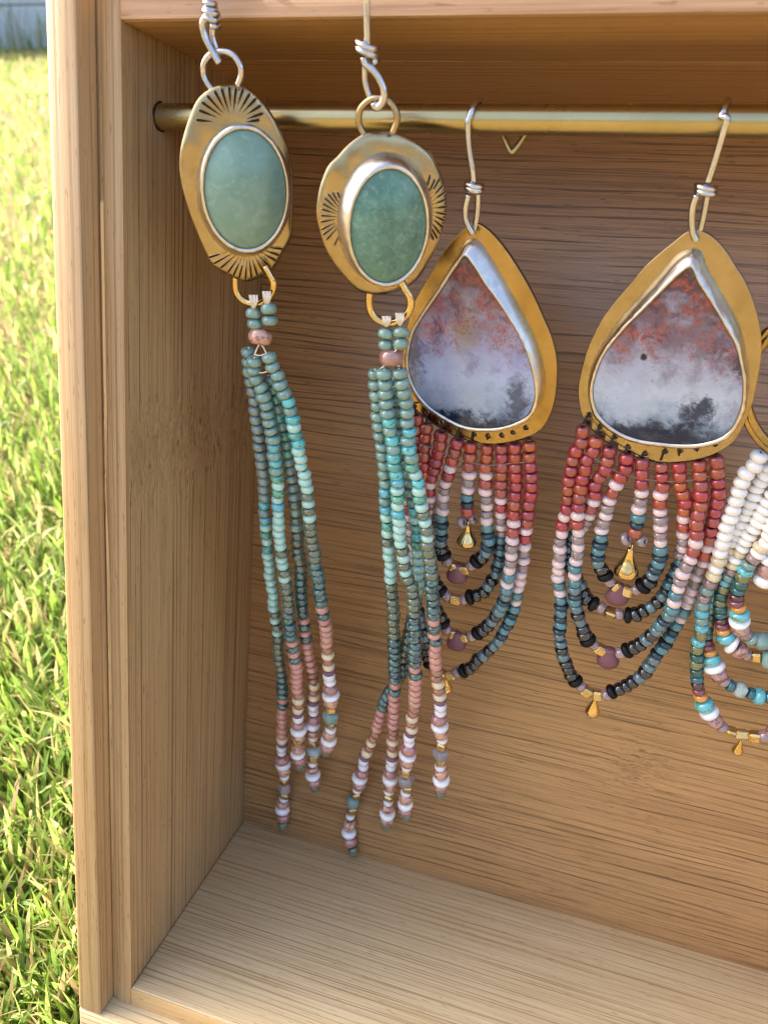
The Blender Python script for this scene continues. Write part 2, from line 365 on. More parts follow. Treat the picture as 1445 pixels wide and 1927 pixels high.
obj('floor_lip', box(.06, BW-.06, -.25, .6, -T1+.03, -.28, .2, 2), WOOD_LIP, fl, angle=40)
tp = obj('top_panel', box(.03, BW-.03, 0, 24.0, H, H+T1, .5, 3), WOOD_TOP, BX, angle=40)
obj('top_plank', box(.03, BW-.03, 24.05, D+5.8, H-.10, H+T1, .08, 1), WOOD_TOP, tp, angle=40)
obj('front_strip', box(.03, BW-.03, -DF, D+5.8, H+T1+.04, H+T2, .5, 3), WOOD_TOPEDGE, tp, angle=40)
obj('front_lip', box(.06, BW-.06, -.28, .6, H+.22, H+T1-.03, .2, 2), WOOD_TOPEDGE, tp, angle=40)
RY, RR = 11.9, 2.28
def rz(x): return 187.75+.0145*x
rp = [np.array((x, RY, rz(x))) for x in np.linspace(.02, BW-.02, 40)]
rod = obj('hanging_rod', tube(rp, RR, 32), ROD, BX, angle=50)
hr = []
for r, y in ((2.9, .0), (2.3, -.0)):
    pass
def ringdisc(x, r0, r1, y, z, n=28):
    V = []; F = []
    for k in range(n):
        a = 2*math.pi*k/n; j = 1+.03*math.sin(5*a)
        V.append((x, y+r0*math.cos(a), z+r0*math.sin(a))); V.append((x+.02, y+r1*j*math.cos(a), z+r1*j*math.sin(a)))
    for k in range(n): F.append((2*k, 2*k+1, (2*k+3) % (2*n), (2*k+2) % (2*n)))
    return V, F
obj('rod_hole_shade', ringdisc(.06, RR-.1, RR+.32, RY, rz(0)), NT('hole_shadow').set(color=lin('#3A2614'), rough=.9).m, BX)  # no hole is cut: flat dark ring paints the shade round the rod end

# ------------------------------------------------------------------ bead meshes and kinds
def lathe(prof, n=16, name='lathe'):
    V, F = [], []; m = len(prof)
    for k in range(n):
        a = 2*math.pi*k/n
        for r, z in prof: V.append((r*math.cos(a), r*math.sin(a), z))
    for k in range(n):
        for j in range(m-1):
            a, b = k*m+j, ((k+1) % n)*m+j; F.append((a, b, b+1, a+1))
    return V, F
def mesh(name, vf, smooth=True, ang=None):
    me = bpy.data.meshes.new(name); me.from_pydata([tuple(v) for v in vf[0]], [], vf[1]); me.update()
    bm = bmesh.new(); bm.from_mesh(me); bmesh.ops.remove_doubles(bm, verts=bm.verts, dist=1e-5); bmesh.ops.recalc_face_normals(bm, faces=bm.faces); bm.to_mesh(me); bm.free()
    if smooth: me.shade_smooth()
    if ang: me.set_sharp_from_angle(angle=math.radians(ang))
    me.materials.append(None); return me
def seed_prof(e=.30, hole=.17, k=7):    # rounded shoulders of width e
    o = [(hole, -.42), (hole, .42)]
    top = [(hole+.04, .5)] if e < .3 else [(hole+.06, .49)]
    arc = [(.5-e+e*math.sin(t)**.8, .5*math.cos(t)**.9 if math.cos(t) > 0 else -.5*(-math.cos(t))**.9) for t in np.linspace(.22, math.pi-.22, k)]
    return [(hole, -.42), (hole, .42)]+top+arc+[(r, -z) for r, z in top[::-1]]+[(hole, -.42)]
ME = {'seed': mesh('seed_bead', lathe(seed_prof(.25, .18, 7), 14)), 'round': mesh('round_bead', lathe(seed_prof(.36, .12, 8), 16)),
      'cyl': mesh('cylinder_bead', lathe(seed_prof(.14, .2, 6), 14)), 'disc': mesh('disc_bead', lathe(seed_prof(.28, .16, 7), 16)), 'tube': mesh('end_bead', lathe(seed_prof(.12, .3, 6), 14))}
def cube_mesh():
    bm = bmesh.new(); bmesh.ops.create_cube(bm, size=1); bmesh.ops.bevel(bm, geom=bm.edges[:], offset=.17, segments=1, affect='EDGES')
    me = bpy.data.meshes.new('cube_bead'); bm.to_mesh(me); bm.free(); me.materials.append(None); return me
ME['cube'] = cube_mesh()
def gem_mesh(s):
    r = np.random.default_rng(s); bm = bmesh.new(); bmesh.ops.create_icosphere(bm, subdivisions=2, radius=.5)
    for v in bm.verts:
        c = np.array(v.co); c = np.sign(c)*np.abs(c/.5)**.62*.5; c *= 1+r.normal(0, .035); c[2] = max(-.5, min(.5, c[2])); v.co = Vector(c)
    me = bpy.data.meshes.new('stone_bead'); bm.to_mesh(me); bm.free(); me.shade_smooth(); me.set_sharp_from_angle(angle=math.radians(32)); me.materials.append(None); return me
ME['gem'] = gem_mesh(3); ME['gem2'] = gem_mesh(8)
KIND = {  # code: material, mesh, diameter, length (mm)
 'J': (bead('jade', '#86AA9E', .18, sss=.35, trans=.12), 'round', 2.5, 1.6), 'j': (bead('jade_grey', '#83958F', .2, sss=.3), 'round', 2.4, 1.6),
 'T': (bead('turquoise', '#62BCC6', .22, speck='#4E7F66', var=.12, hue=.02, sp_thr=(.56, .62)), 'seed', 2.4, 1.5),
 'g': (bead('green_turquoise', '#66AF9C', .22, speck='#3F7562', var=.12, hue=.03, sp_thr=(.5, .62)), 'seed', 2.4, 1.5),
 'M': (bead('mint', '#AFDACC', .18, var=.06), 'round', 2.35, 1.5),
 'O': (bead('olive_glass', '#8A9A80', .1, trans=.55, coat=.8, var=.1), 'seed', 2.3, 1.5),
 'D': (bead('teal_picasso', '#5F8C84', .1, trans=.25, coat=.8, speck='#25404A', var=.15, hue=.03, sp_thr=(.46, .6)), 'seed', 2.35, 1.5),
 'K': (bead('rose', '#CC9380', .2, sss=.2, var=.06), 'seed', 2.3, 1.5), 'C': (bead('copper_glass', '#B97E60', .15, trans=.2, var=.1), 'seed', 2.2, 1.5),
 'R': (bead('cream', '#E6D3AC', .22, speck='#C9A878', sp_thr=(.58, .75)), 'seed', 2.4, 1.6), 'V': (bead('mauve_matte', '#84636F', .55, coat=0), 'cyl', 2.3, 1.1),
 'W': (bead('white', '#F0EDF0', .15, var=.03), 'seed', 2.3, 1.7), 'w': (bead('white_small', '#EFEAEB', .15, var=.03), 'round', 2.1, 1.5),
 'B': (bead('mauve_lustre', '#B6847C', .12, speck='#9A665E', sp_thr=(.5, .7), metal=.15), 'round', 3.0, 2.3), 'S': (bead('white_disc', '#F4F2F2', .12, var=.02), 'disc', 3.25, 1.7),
 'Q': (bead('rose_picasso', '#CDA086', .14, speck='#9A5E58', sp_thr=(.5, .6), metal=.1), 'seed', 2.9, 2.2),
 'G': (GOLD, 'cube', 1.95, 1.9), 'XA': (bead('aqua_stone', '#93B3AA', .5, trans=.25, coat=.1), 'gem', 3.0, 2.9), 'XP': (bead('pale_stone', '#CBB6AE', .45, trans=.35, coat=.1), 'gem2', 2.8, 2.8),
 'XQ': (bead('quartz', '#CFC6C4', .35, trans=.6, coat=.2), 'gem2', 3.0, 2.9), 'XB': (bead('ice_stone', '#BFCFCB', .45, trans=.3, coat=.1), 'gem', 2.9, 2.8),
 'E': (bead('olive_end', '#8B9478', .12, trans=.5), 'tube', 2.1, 1.8),
 'r': (bead('red_matte', '#B04A36', .28, coat=.3, var=.14, hue=.018, irid='#94465A', metal=.2), 'seed', 2.4, 1.75), 'p': (bead('pale_pink', '#E6CCC7', .2, var=.05), 'round', 2.4, 1.5),
 'c': (bead('clear_lustre', '#B9A5A6', .08, trans=.45, coat=.9, var=.08), 'seed', 2.35, 1.5), 't': (bead('teal', '#4A8089', .2, var=.08), 'seed', 2.4, 1.6),
 's': (bead('slate_metal', '#42505A', .34, metal=.6, coat=.1, var=.1), 'disc', 2.45, 1.1), 'u': (bead('slate_glass', '#6A8A90', .1, trans=.35, coat=.7, var=.08), 'seed', 2.35, 1.6),
 'k': (bead('gunmetal', '#1E2125', .1, metal=.4, coat=.7), 'seed', 2.35, 1.5), 'b': (bead('black_matte', '#0E0E11', .5, coat=0), 'disc', 2.75, 1.35),
 'z': (bead('clear_pink', '#C9A6A6', .1, trans=.5, coat=.6), 'seed', 2.1, 1.5),
 'h': (bead('white_pearl', '#F3F0EA', .14, var=.03), 'round', 2.5, 1.6), 'e': (bead('ivory', '#DCCBA6', .2), 'seed', 2.45, 1.5), 'a': (bead('sea_glass', '#8FB3A6', .15, trans=.35), 'seed', 2.4, 1.6),
 'o': (bead('gold_lined', '#8E9468', .08, trans=.4, coat=.9, metal=.15), 'cyl', 2.3, 1.7), 'd': (bead('dark_teal', '#1C5B58', .3, metal=.3), 'cyl', 2.4, 1.7), 'n': (bead('deep_teal', '#17666F', .2), 'seed', 2.3, 1.5),
 'm': (bead('maroon', '#4E1622', .12, coat=.8), 'seed', 2.4, 1.4), 'l': (bead('plum', '#834052', .25), 'seed', 2.4, 1.4), 'y': (bead('amber', '#D9953A', .2), 'round', 2.5, 1.5),
 'q': (bead('turquoise_big', '#62BDC6', .2, speck='#6F8A5E', sp_thr=(.54, .64)), 'round', 3.1, 2.2), 'Z': (bead('rose_clear_picasso', '#C99E96', .14, trans=.2, speck='#9C5F5C', sp_thr=(.48, .6)), 'seed', 2.8, 2.4),
}
DSC = {'J': 1.18, 'j': 1.18, 'T': 1.2, 'g': 1.2, 'M': 1.2, 'O': 1.33, 'D': 1.33, 'K': 1.35, 'C': 1.35, 'R': 1.33, 'V': 1.33, 'W': 1.33, 'w': 1.33, 'B': 1.33, 'S': 1.35, 'Q': 1.33, 'G': 1.15, 'XA': 1.25, 'XP': 1.25, 'XQ': 1.25, 'XB': 1.25, 'E': 1.35, 'r': 1.17, 'p': 1.17, 'c': 1.17, 't': 1.2, 's': 1.25, 'u': 1.25, 'k': 1.35, 'b': 1.3, 'z': 1.3, 'h': 1.22, 'e': 1.2, 'a': 1.2, 'o': 1.2, 'd': 1.2, 'n': 1.2, 'm': 1.2, 'l': 1.2, 'y': 1.2, 'q': 1.3, 'Z': 1.3}
KIND = {k: (m, s, d*DSC[k], l) for k, (m, s, d, l) in KIND.items()}
def parse(s):
    o = []
    for w in s.split():
        if '*' in w: a, b = w.split('*'); o += [a]*int(b)
        else: o.append(w)
    return o
def put_bead(code, pos, axis, parent, sl=1.0, sd=1.0, name=None):
    mat, mk, dia, ln = KIND[code]; me = ME[mk]
    o = bpy.data.objects.new(name or me.name.split('.')[0], me); COL.objects.link(o); o.parent = parent
    o.material_slots[0].link = 'OBJECT'; o.material_slots[0].material = mat
    ax = Vector(axis).normalized(); jx = .095
    ax = (ax+Vector((random.gauss(0, jx), random.gauss(0, jx), random.gauss(0, jx)))).normalized()
    q = ax.to_track_quat('Z', 'Y').to_matrix().to_4x4() @ Matrix.Rotation(random.random()*6.283 if mk != 'cube' else random.gauss(.3, .25), 4, 'Z')
    d = dia*sd*random.gauss(1, .045)*.001; l = ln*sl*random.gauss(1, .06)*.001
    o.matrix_local = Matrix.Translation(Vector((np.asarray(pos)-base_of(parent))*.001)) @ q @ Matrix.Diagonal((d, d, l, 1))
    return o
def strand(parent, P3, seq, thread=THREAD, name='strand', sd=1.0, rt=.22, jit=.10):
    """thread along a 3-D path with one object for each bead on it"""
    path = catmull(P3, 400); L = np.r_[0, np.cumsum(np.linalg.norm(np.diff(path, axis=0), axis=1))]
    st = obj(name, tube(path[::4], rt, 6), thread, parent)
    codes = parse(seq); ln = np.array([KIND[c][3] for c in codes]); k = L[-1]/ln.sum(); s = 0
    for c, l in zip(codes, ln):
        m = s+l*k/2; s += l*k
        p = np.array([np.interp(m, L, path[:, i]) for i in range(3)]); i = min(max(int(np.searchsorted(L, m)), 2), 397)
        tg = path[i+2]-path[i-2]
        if jit: p = p+np.array([random.gauss(0, jit), random.gauss(0, jit*.5), 0])
        put_bead(c, p, tg, st, min(max(k*1.03, .7), 1.25), sd)
    print('   strand', name, len(codes), 'fit %.2f' % k)
    return st
# ------------------------------------------------------------------ pendants
def frame(hf, pxy, yaw):
    P = hf(*pxy); f = math.radians(yaw)
    n = np.array([math.sin(f), -math.cos(f)*math.cos(TILT), -math.cos(f)*math.sin(TILT)])
    n /= np.linalg.norm(n); u = np.cross(UP, -n); u /= np.linalg.norm(u); v = np.cross(u, -n)*-1
    v = np.cross(n, u); 
    return P, n, u, v
def plate(parent, fr, outline, mat, holes=(), thick=.9, bev=.14, name='plate', hr=.62):
    P, n, u, v = fr; cu = bpy.data.curves.new(name, 'CURVE'); cu.dimensions = '2D'; cu.fill_mode = 'BOTH'; cu.extrude = (thick/2-bev)*.001; cu.bevel_depth = bev*.001; cu.bevel_resolution = 2
    def spl(pts):
        s = cu.splines.new('POLY'); s.points.add(len(pts)-1); s.use_cyclic_u = True
        for p, (a, b) in zip(s.points, pts): p.co = (a, b, 0, 1)
    uv = lambda q: (np.dot(q-P, u)*.001, np.dot(q-P, v)*.001)
    out = catmull([at_plane(x, y, P, n) for x, y in outline], 140, True); spl([uv(q) for q in out])
    hc = []
    for x, y in holes:
        q = at_plane(x, y, P, n); hc.append(q); a, b = uv(q)
        spl([(a+hr*.001*math.cos(t), b+hr*.001*math.sin(t)) for t in np.linspace(0, 2*math.pi, 15)[:-1]])
    to = bpy.data.objects.new('tmp', cu); COL.objects.link(to); dg = bpy.context.evaluated_depsgraph_get()
    me = bpy.data.meshes.new_from_object(to.evaluated_get(dg)); bpy.data.objects.remove(to)
    Mt = Matrix.Identity(4); off = (P-n*thick/2-base_of(parent))*.001
    for i in range(3): Mt[i][0], Mt[i][1], Mt[i][2], Mt[i][3] = u[i], v[i], n[i], off[i]
    me.transform(Mt); me.shade_smooth(); me.set_sharp_from_angle(angle=math.radians(35)); me.materials.clear(); me.materials.append(mat)
    o = bpy.data.objects.new(name, me); COL.objects.link(o); o.parent = parent
    return o, hc
def dished_plate(parent, fr, outline, mat, depth=.6, thick=.8, n=120):
    """hand-dished sheet: rim falls away from the bezel, softly hammered"""
    P, nn, u, v = fr; o3 = catmull([at_plane(x, y, P, nn) for x, y in outline], n, True); c = o3.mean(0); rel = o3-c
    ang = np.arctan2(rel@v, rel@u); rad = np.linalg.norm(rel, axis=1); od = np.argsort(ang); A = ang[od]; Rr = rad[od]
    ham = [(np.random.default_rng(int(k)).normal(0, 1, 2), k) for k in range(40, 46)]
    def hf(q):
        d = q-c; x, y = np.dot(d, u), np.dot(d, v); s = math.hypot(x, y)/np.interp(math.atan2(y, x), A, Rr, period=2*math.pi)
        w = sum(math.sin(x*f[0]*.9+y*f[1]*.9+k) for f, k in ham)*.035
        return -depth*min(s, 1.02)**2.6+w*min(1, 3*(1-s)+.35)
    V, F = [], []; K = 12
    fronts = [c+rel*s for s in np.linspace(1, .3, K)]
    rings = [c+rel*.985-nn*thick]+[c+rel*1.0-nn*(thick*.55)]+[r for r in fronts]
    for k, r in enumerate(rings): V += [q+nn*(hf(q)-(0 if k > 2 else (.10 if k == 2 else 0))) for q in r]
    for k in range(len(rings)-1):
        for i in range(n): a, b_ = k*n+i, k*n+(i+1) % n; F.append((a, b_, b_+n, a+n))
    F.append(tuple(range(n))); F.append(tuple(range((len(rings)-1)*n, len(rings)*n)))
    return obj('plate', (V, F), mat, parent), hf
def setting(parent, fr, base, rim, hgt, dome, stone_mat, flat=2.0, lip=1.07, n=96, bez_mat=None, drop=.25):
    P, nn, u, v = fr
    b3 = catmull([at_plane(x, y, P+nn*.02, nn) for x, y in base], n, True); r3 = catmull([at_plane(x, y, P+nn*hgt, nn) for x, y in rim], n, True)
    c = r3.mean(0); wob = lambda: 1+rng.normal(0, .004, (n, 1))
    o3 = c+(r3-c)*lip*wob(); i3 = c+(r3-c)*1.005; V = []; F = []
    mid = b3*.40+o3*.60+nn*.15
    rings = [b3-nn*.5, b3, mid, o3-nn*.12, c+(r3-c)*(1+(lip-1)*.6)*wob()+nn*.12, i3-nn*.05, i3-nn*(drop+.6)]
    for r in rings: V += list(r)
    for k in range(len(rings)-1):
        for i in range(n): a, b = k*n+i, k*n+(i+1) % n; F.append((a, b, b+n, a+n))
    bz = obj('bezel', (V, F), bez_mat or SILVER, parent)
    V, F = [], []; K = 14
    for k in range(K):
        s = 1-k/K; hh = dome*(1-s**flat)
        V += list(c+(r3-c)*s*1.0+nn*(hh-drop))
    V.append(c+nn*(dome-drop))
    for k in range(K-1):
        for i in range(n): a, b = k*n+i, k*n+(i+1) % n; F.append((a, b, b+n, a+n))
    for i in range(n): F.append(((K-1)*n+i, (K-1)*n+(i+1) % n, K*n))
    return obj('stone', (V, F), stone_mat, parent)
def fan(parent, fr, center, tips, name='stamped_fan', w=.26, hf=None):
    """sunburst struck into the plate: dark grooves radiating from a centre"""
    P, n, u, v = fr; c = at_plane(*center, P+n*.03, n); V, F = [], []
    for x, y, r0 in tips:
        e = at_plane(x, y, P+n*.03, n); d = e-c; L = np.linalg.norm(d); d /= L; s = np.cross(n, d); a = c+d*L*r0
        k = len(V); m1 = a+(e-a)*.55; m2 = a+(e-a)*.9
        # V-shaped raised burr on both sides of a dark flat
        V += [a-n*.02, m1+s*w*.42, m2+s*w*.5, e, m2-s*w*.5, m1-s*w*.42]; F.append(tuple(range(k, k+6)))
    LF = (lambda q: q+n*hf(q)) if hf else (lambda q: q)
    o = obj(name, ([LF(q) for q in V], F), PATINA, parent, smooth=False); V, F = [], []
    for x, y, r0 in tips:
        e = at_plane(x, y, P+n*.0, n); d = e-c; L = np.linalg.norm(d); d /= L; s = np.cross(n, d); a = c+d*L*r0
        for sg in (-1, 1):
            p = [a, a+(e-a)*.55+sg*s*w*.50, a+(e-a)*.9+sg*s*w*.60, e+d*.1]
            vv, ff = tube([LF(q) for q in p], [.03, .09, .10, .03], 6); k = len(V); V += vv; F += [tuple(i+k for i in f) for f in ff]
    obj('burr', (V, F), BRASS, o)
def pts(hf, P, off=0.0): return [hf(x, y, (r[0] if r else 0)+off) for x, y, *r in P]
def coil(hf, cx, cy, rx, dy, turns, rpx, off=0.0, tilt=0.25):
    c = hf(cx, cy, off); ex = hf(cx+rx, cy, off)-c; ez = hf(cx, cy+dy, off)-c; R = np.linalg.norm(ex); yv = -HN*R
    return [c+ex*math.cos(a)+yv*math.sin(a)+ez*(a/(2*math.pi*turns)-.5)+ez*tilt*math.cos(a) for a in np.linspace(0, 2*math.pi*turns, int(18*turns))]
def drop_vf(top, length, r, n=18):
    z = [0, .04, .12, .25, .45, .62, .75, .85, .93, .98, 1]; rr = [.22, .27, .30, .36, .55, .78, .93, 1.0, .9, .55, 0.02]
    V, F = [], []; m = len(z); X = np.array([1., 0, 0]); Yv = np.cross(UP, X)
    for i in range(m):
        for k in range(n): a = 2*math.pi*k/n; V.append(top-UP*length*z[i]+r*rr[i]*(math.cos(a)*X+math.sin(a)*Yv))
    for i in range(m-1):
        for k in range(n): a, b = i*n+k, i*n+(k+1) % n; F.append((a, b, b+n, a+n))
    F.append(tuple(range(n))); F.append(tuple(range((m-1)*n, m*n))); return V, F
def glass_vf(top, length, r, n=20):
    z = [0, .03, .12, .22, .34, .46, .58, .7, .8, .89, .96, 1]; rr = [.30, .46, .52, .58, .74, .90, .99, 1.0, .92, .72, .42, .02]
    V, F = [], []; m = len(z); X = np.array([1., 0, 0]); Yv = np.cross(UP, X)
    for i in range(m):
        for k in range(n): a = 2*math.pi*k/n; V.append(top-UP*length*z[i]+r*rr[i]*(math.cos(a)*X+.8*math.sin(a)*Yv))
    for i in range(m-1):
        for k in range(n): a, b = i*n+k, i*n+(k+1) % n; F.append((a, b, b+n, a+n))
    F.append(tuple(range(n))); F.append(tuple(range((m-1)*n, m*n))); return V, F
def ring_vf(c, R, r, nrm, n=24):
    nrm = nrm/np.linalg.norm(nrm); a = np.cross(nrm, UP); a = a/np.linalg.norm(a); b = np.cross(nrm, a)
    return tube([c+R*(math.cos(t)*a+math.sin(t)*b) for t in np.linspace(0, 2*math.pi, n+1)], r, 8)
N = NT('purple_glass'); N.set(color=lin('#9A6470'), rough=.45, trans=.45, coat=.05); PURPLE = N.m
# ------------------------------------------------------------------ stones
def jade(name, c1, c2, c3, cloud):
    N = NT(name); co = N.coord(); n = N.noise(co, cloud, 6, .62, .4); n2 = N.noise(co, cloud*2.6, 5, .6, 1.0)
    c = N.mix(N.ramp(n, [(.35, 0.0), (.68, 1.0)]), c1, c2); c = N.mix(N.math('MULTIPLY', N.ramp(n2, [(.5, 0.0), (.75, 1.0)]), .5), c, c3)
    N.set(color=c, rough=.25, coat=.5, coatr=.05, spec=.2, sss=.25, sssr=(.8, 1, .9), ssss=.001); return N.m
JADE1 = jade('jade_pale', lin('#86A69A'), lin('#769A8C'), lin('#A0BCB0'), 180)
JADE2 = jade('jade_deep', lin('#547C6E'), lin('#709A88'), lin('#A2C0AE'), 330)
def blob(N, gx, gz, cx, cz, rx, rz, nz, soft=(.55, 1.0)):
    dx = N.math('DIVIDE', N.math('SUBTRACT', gx, cx), rx); dz = N.math('DIVIDE', N.math('SUBTRACT', gz, cz), rz)
    d = N.math('SQRT', N.math('ADD', N.math('MULTIPLY', dx, dx), N.math('MULTIPLY', dz, dz)))
    d = N.math('ADD', d, N.math('MULTIPLY', N.math('SUBTRACT', nz, .5), 1.6))
    return N.ramp(d, [(soft[0], 1.0), (soft[1], 0.0)])
def agate(name, left):
    N = NT(name); g = N.coord('Generated'); co = N.coord()
    w1 = N.scale(N.vmath('SUBTRACT', N.noise(co, 210, 5, .65, .5, True), (.5, .5, .5)), .34); w2 = N.scale(N.vmath('SUBTRACT', N.noise(co, 900, 4, .7, .3, True), (.5, .5, .5)), .16)
    gw = N.vmath('ADD', N.vmath('ADD', g, w1), w2)
    sp = N.node('ShaderNodeSeparateXYZ'); N.link(gw, sp.inputs[0]); x, z = sp.outputs[0], sp.outputs[2]
    s0 = N.node('ShaderNodeSeparateXYZ'); N.link(g, s0.inputs[0]); x0, z0 = s0.outputs[0], s0.outputs[2]
    cw = N.vmath('ADD', co, N.scale(w1, .008))
    n1 = N.noise(cw, 150, 5, .6, .3); n2 = N.noise(cw, 520, 6, .7, .5); n3 = N.noise(N.mapping(cw, (1, 1, 1), (3, 5, 7)), 300, 6, .68, .4); n4 = N.noise(co, 1500, 4, .7); n5 = N.noise(N.mapping(cw, (1, 1, 1), (9, 2, 4)), 190, 4, .6, .3)
    if left: st = [(.0, lin('#2A3E54')), (.13, lin('#7890B0')), (.3, lin('#B2C0DC')), (.46, lin('#A0A4C6')), (.62, lin('#94808E')), (.8, lin('#7A5A5C')), (1, lin('#4C3636'))]
    else: st = [(.0, lin('#283A4E')), (.13, lin('#7C92A8')), (.28, lin('#BAC6D4')), (.44, lin('#A6AABC')), (.6, lin('#80707E')), (.8, lin('#644A50')), (1, lin('#463236'))]
    c = N.ramp(z, st)
    c = N.mix(N.math('MULTIPLY', N.ramp(n5, [(.48, 0.0), (.66, 1.0)]), .5), c, lin('#A9AFC6'))
    c = N.mix(N.math('MULTIPLY', N.ramp(n5, [(.32, 1.0), (.46, 0.0)]), .38), c, lin('#565066'))
    up = N.ramp(z, [(.40, 0.0), (.60, 1.0)])
    red = N.math('MULTIPLY', N.math('MULTIPLY', N.ramp(n2, [(.49, 0.0), (.55, 1.0)]), N.ramp(n1, [(.38, 0.0), (.52, 1.0)])), up)
    c = N.mix(N.math('MULTIPLY', red, .8), c, lin('#A65646'))
    c = N.mix(N.math('MULTIPLY', N.math('MULTIPLY', N.ramp(n3, [(.55, 0.0), (.61, 1.0)]), up), .65), c, lin('#50303A'))
    navy = lin('#10213E'); B = lambda *a, **k: blob(N, x, z, *a, **k)
    low = N.math('MULTIPLY', N.ramp(z, [(.03, 1.0), (.12, 0.0)]), N.ramp(n3, [(.35, .25), (.55, 1.0)])); c = N.mix(N.math('MULTIPLY', low, .8), c, navy)
    if left:
        c = N.mix(N.math('MULTIPLY', B(.88, .20, .12, .2, n2, soft=(.3, 1.2)), .75), c, lin('#262F40')); c = N.mix(N.math('MULTIPLY', B(.03, .42, .13, .24, n2, soft=(.3, 1.2)), .75), c, lin('#3C323A'))
        c = N.mix(N.math('MULTIPLY', B(.58, .17, .2, .13, n2, soft=(.4, 1.0)), .6), c, lin('#B4C4D2')); c = N.mix(N.math('MULTIPLY', B(.46, .56, .07, .22, n2, soft=(.2, 1.3)), .5), c, lin('#A2946A'))
        c = N.mix(N.math('MULTIPLY', B(.36, .02, .22, .10, n2, soft=(.4, 1.0)), .85), c, navy)
    else:
        c = N.mix(N.math('MULTIPLY', B(.74, .19, .13, .13, n2, soft=(.35, .9)), .9), c, navy); c = N.mix(N.math('MULTIPLY', B(.62, .06, .26, .10, n2, soft=(.35, 1.0)), .9), c, navy)
        c = N.mix(blob(N, x0, z0, .31, .505, .030, .026, n4, soft=(.5, 1.4)), c, lin('#33262F'))
        c = N.mix(N.math('MULTIPLY', B(.78, .64, .1, .1, n2, soft=(.3, 1.1)), .65), c, lin('#55343A')); c = N.mix(N.math('MULTIPLY', B(.68, .55, .05, .3, n2, soft=(.2, 1.3)), .45), c, lin('#5E564E'))
        c = N.mix(N.math('MULTIPLY', B(.95, .52, .08, .08, n2, soft=(.3, 1.1)), .8), c, lin('#382834')); c = N.mix(N.math('MULTIPLY', B(.36, .04, .34, .09, n2, soft=(.3, 1.1)), .8), c, navy)
        c = N.mix(N.math('MULTIPLY', B(.24, .22, .2, .12, n2, soft=(.3, 1.1)), .55), c, lin('#B9C8DA'))
    c = N.mix(N.math('MULTIPLY', N.ramp(n4, [(.62, 0.0), (.7, 1.0)]), .4), c, lin('#3E3036'))
    n6 = N.noise(cw, 2100, 3, .6); c = N.mix(N.math('MULTIPLY', N.math('MULTIPLY', N.ramp(n6, [(.57, 0.0), (.61, 1.0)]), N.math('MULTIPLY', N.ramp(n2, [(.42, 0.0), (.52, 1.0)]), up)), .5), c, lin('#7C2E24'))
    c = N.mix(1.0, c, (.93, .93, .97, 1), 'MULTIPLY')
    N.set(color=c, rough=.25, coat=.7, coatr=.03, spec=.1); return N.m

# ------------------------------------------------------------------ long jade tassel earrings in front of the box
h1 = hang(-7, 212, D-1.6); GRP = None
def hook_over_lip(p, X):
    """ear wire running up in front of the top board and over it"""
    a = p[-1]; top = H+T2+.9
    return list(p)+[np.array((a[0]*.5+X*.5, -6.2, (a[2]+top)/2)), np.array((X, -5.9, top-1.5)), np.array((X, -4.6, top)), np.array((X, -2, top+.05)), np.array((X+.3, 3, top)), np.array((X+.5, 9, top))]
def tassel_top(t, left, right, big, ringpts, code, offs=0.0):
    st = obj('thread_wrap', join(*[tube(catmull([h1(x-7*s+3*k, y0-5, -.7), h1(x-6*s+3*k+1, (y0+y1)/2-2, -1.15), h1(x-1.5*s, y1, -.5)], 10), .17, 6) for (x, y0, y1) in ringpts for s, k in ((1, 0), (1, 1), (0, 0), (0, 1), (-1, 0))]), THREAD, t)
    for (x, y) in left+right: put_bead('J', h1(x, y), (0, .1, 1), st, 1.25, 1.02)
    put_bead(code, h1(*big), (0, .1, 1), st, 1.45, 1.12)
    return st
L1 = 'leftmost earring, tall narrow brass pendant with pale jade oval and long beaded tassel'
t = thing('tassel_earring', h1(533, 1555), L1, 'earring', 'pair of jade tassel earrings')
Z = lambda P: zoomed(P, 2.408, 300, 0)
fr = frame(h1, (448, 355), 29)
_, hf = dished_plate(t, fr, Z([(320, 385), (400, 400), (470, 460), (520, 530), (560, 610), (595, 700), (608, 800), (609, 900), (606, 1000), (600, 1080), (562, 1150), (532, 1205), (500, 1238), (440, 1270), (390, 1282), (340, 1265), (250, 1215), (210, 1150), (170, 1060), (140, 980), (110, 880), (92, 780), (95, 690), (110, 620), (135, 540), (170, 460), (215, 415), (265, 390)]), BRASS)
setting(t, fr, Z(ellipse(384, 860, 216, 304, -4)), Z(ellipse(389, 858, 185, 269, -4)), 2.2, 2.4, JADE1, 2.2, 1.085)
fan(t, fr, Z([(330, 560)])[0], [q+(r,) for q, r in zip(Z([(165, 545), (178, 500), (190, 462), (215, 432), (250, 410), (282, 398), (318, 392), (350, 396), (382, 402), (412, 425), (440, 448), (462, 480), (472, 515), (455, 545)]), [.5, .45, .35, .35, .4, .3, .45, .3, .5, .35, .4, .45, .4, .45])], w=.5, hf=hf)
fan(t, fr, Z([(400, 1110)])[0], [q+(r,) for q, r in zip(Z([(222, 1172), (245, 1200), (275, 1222), (308, 1245), (335, 1258), (362, 1268), (392, 1274), (420, 1268), (448, 1258), (478, 1240), (505, 1215), (530, 1185), (560, 1132), (545, 1160)]), [.5, .45, .4, .4, .4, .35, .4, .35, .4, .4, .4, .5, .5, .5])], w=.42, hf=hf)
obj('bail_ring', tube(catmull(pts(h1, Z([(238, 405), (205, 350), (202, 290), (235, 245), (285, 232), (335, 250), (368, 300), (370, 345), (355, 388)]), -.2), 50), .52, 10), WIRE, t)
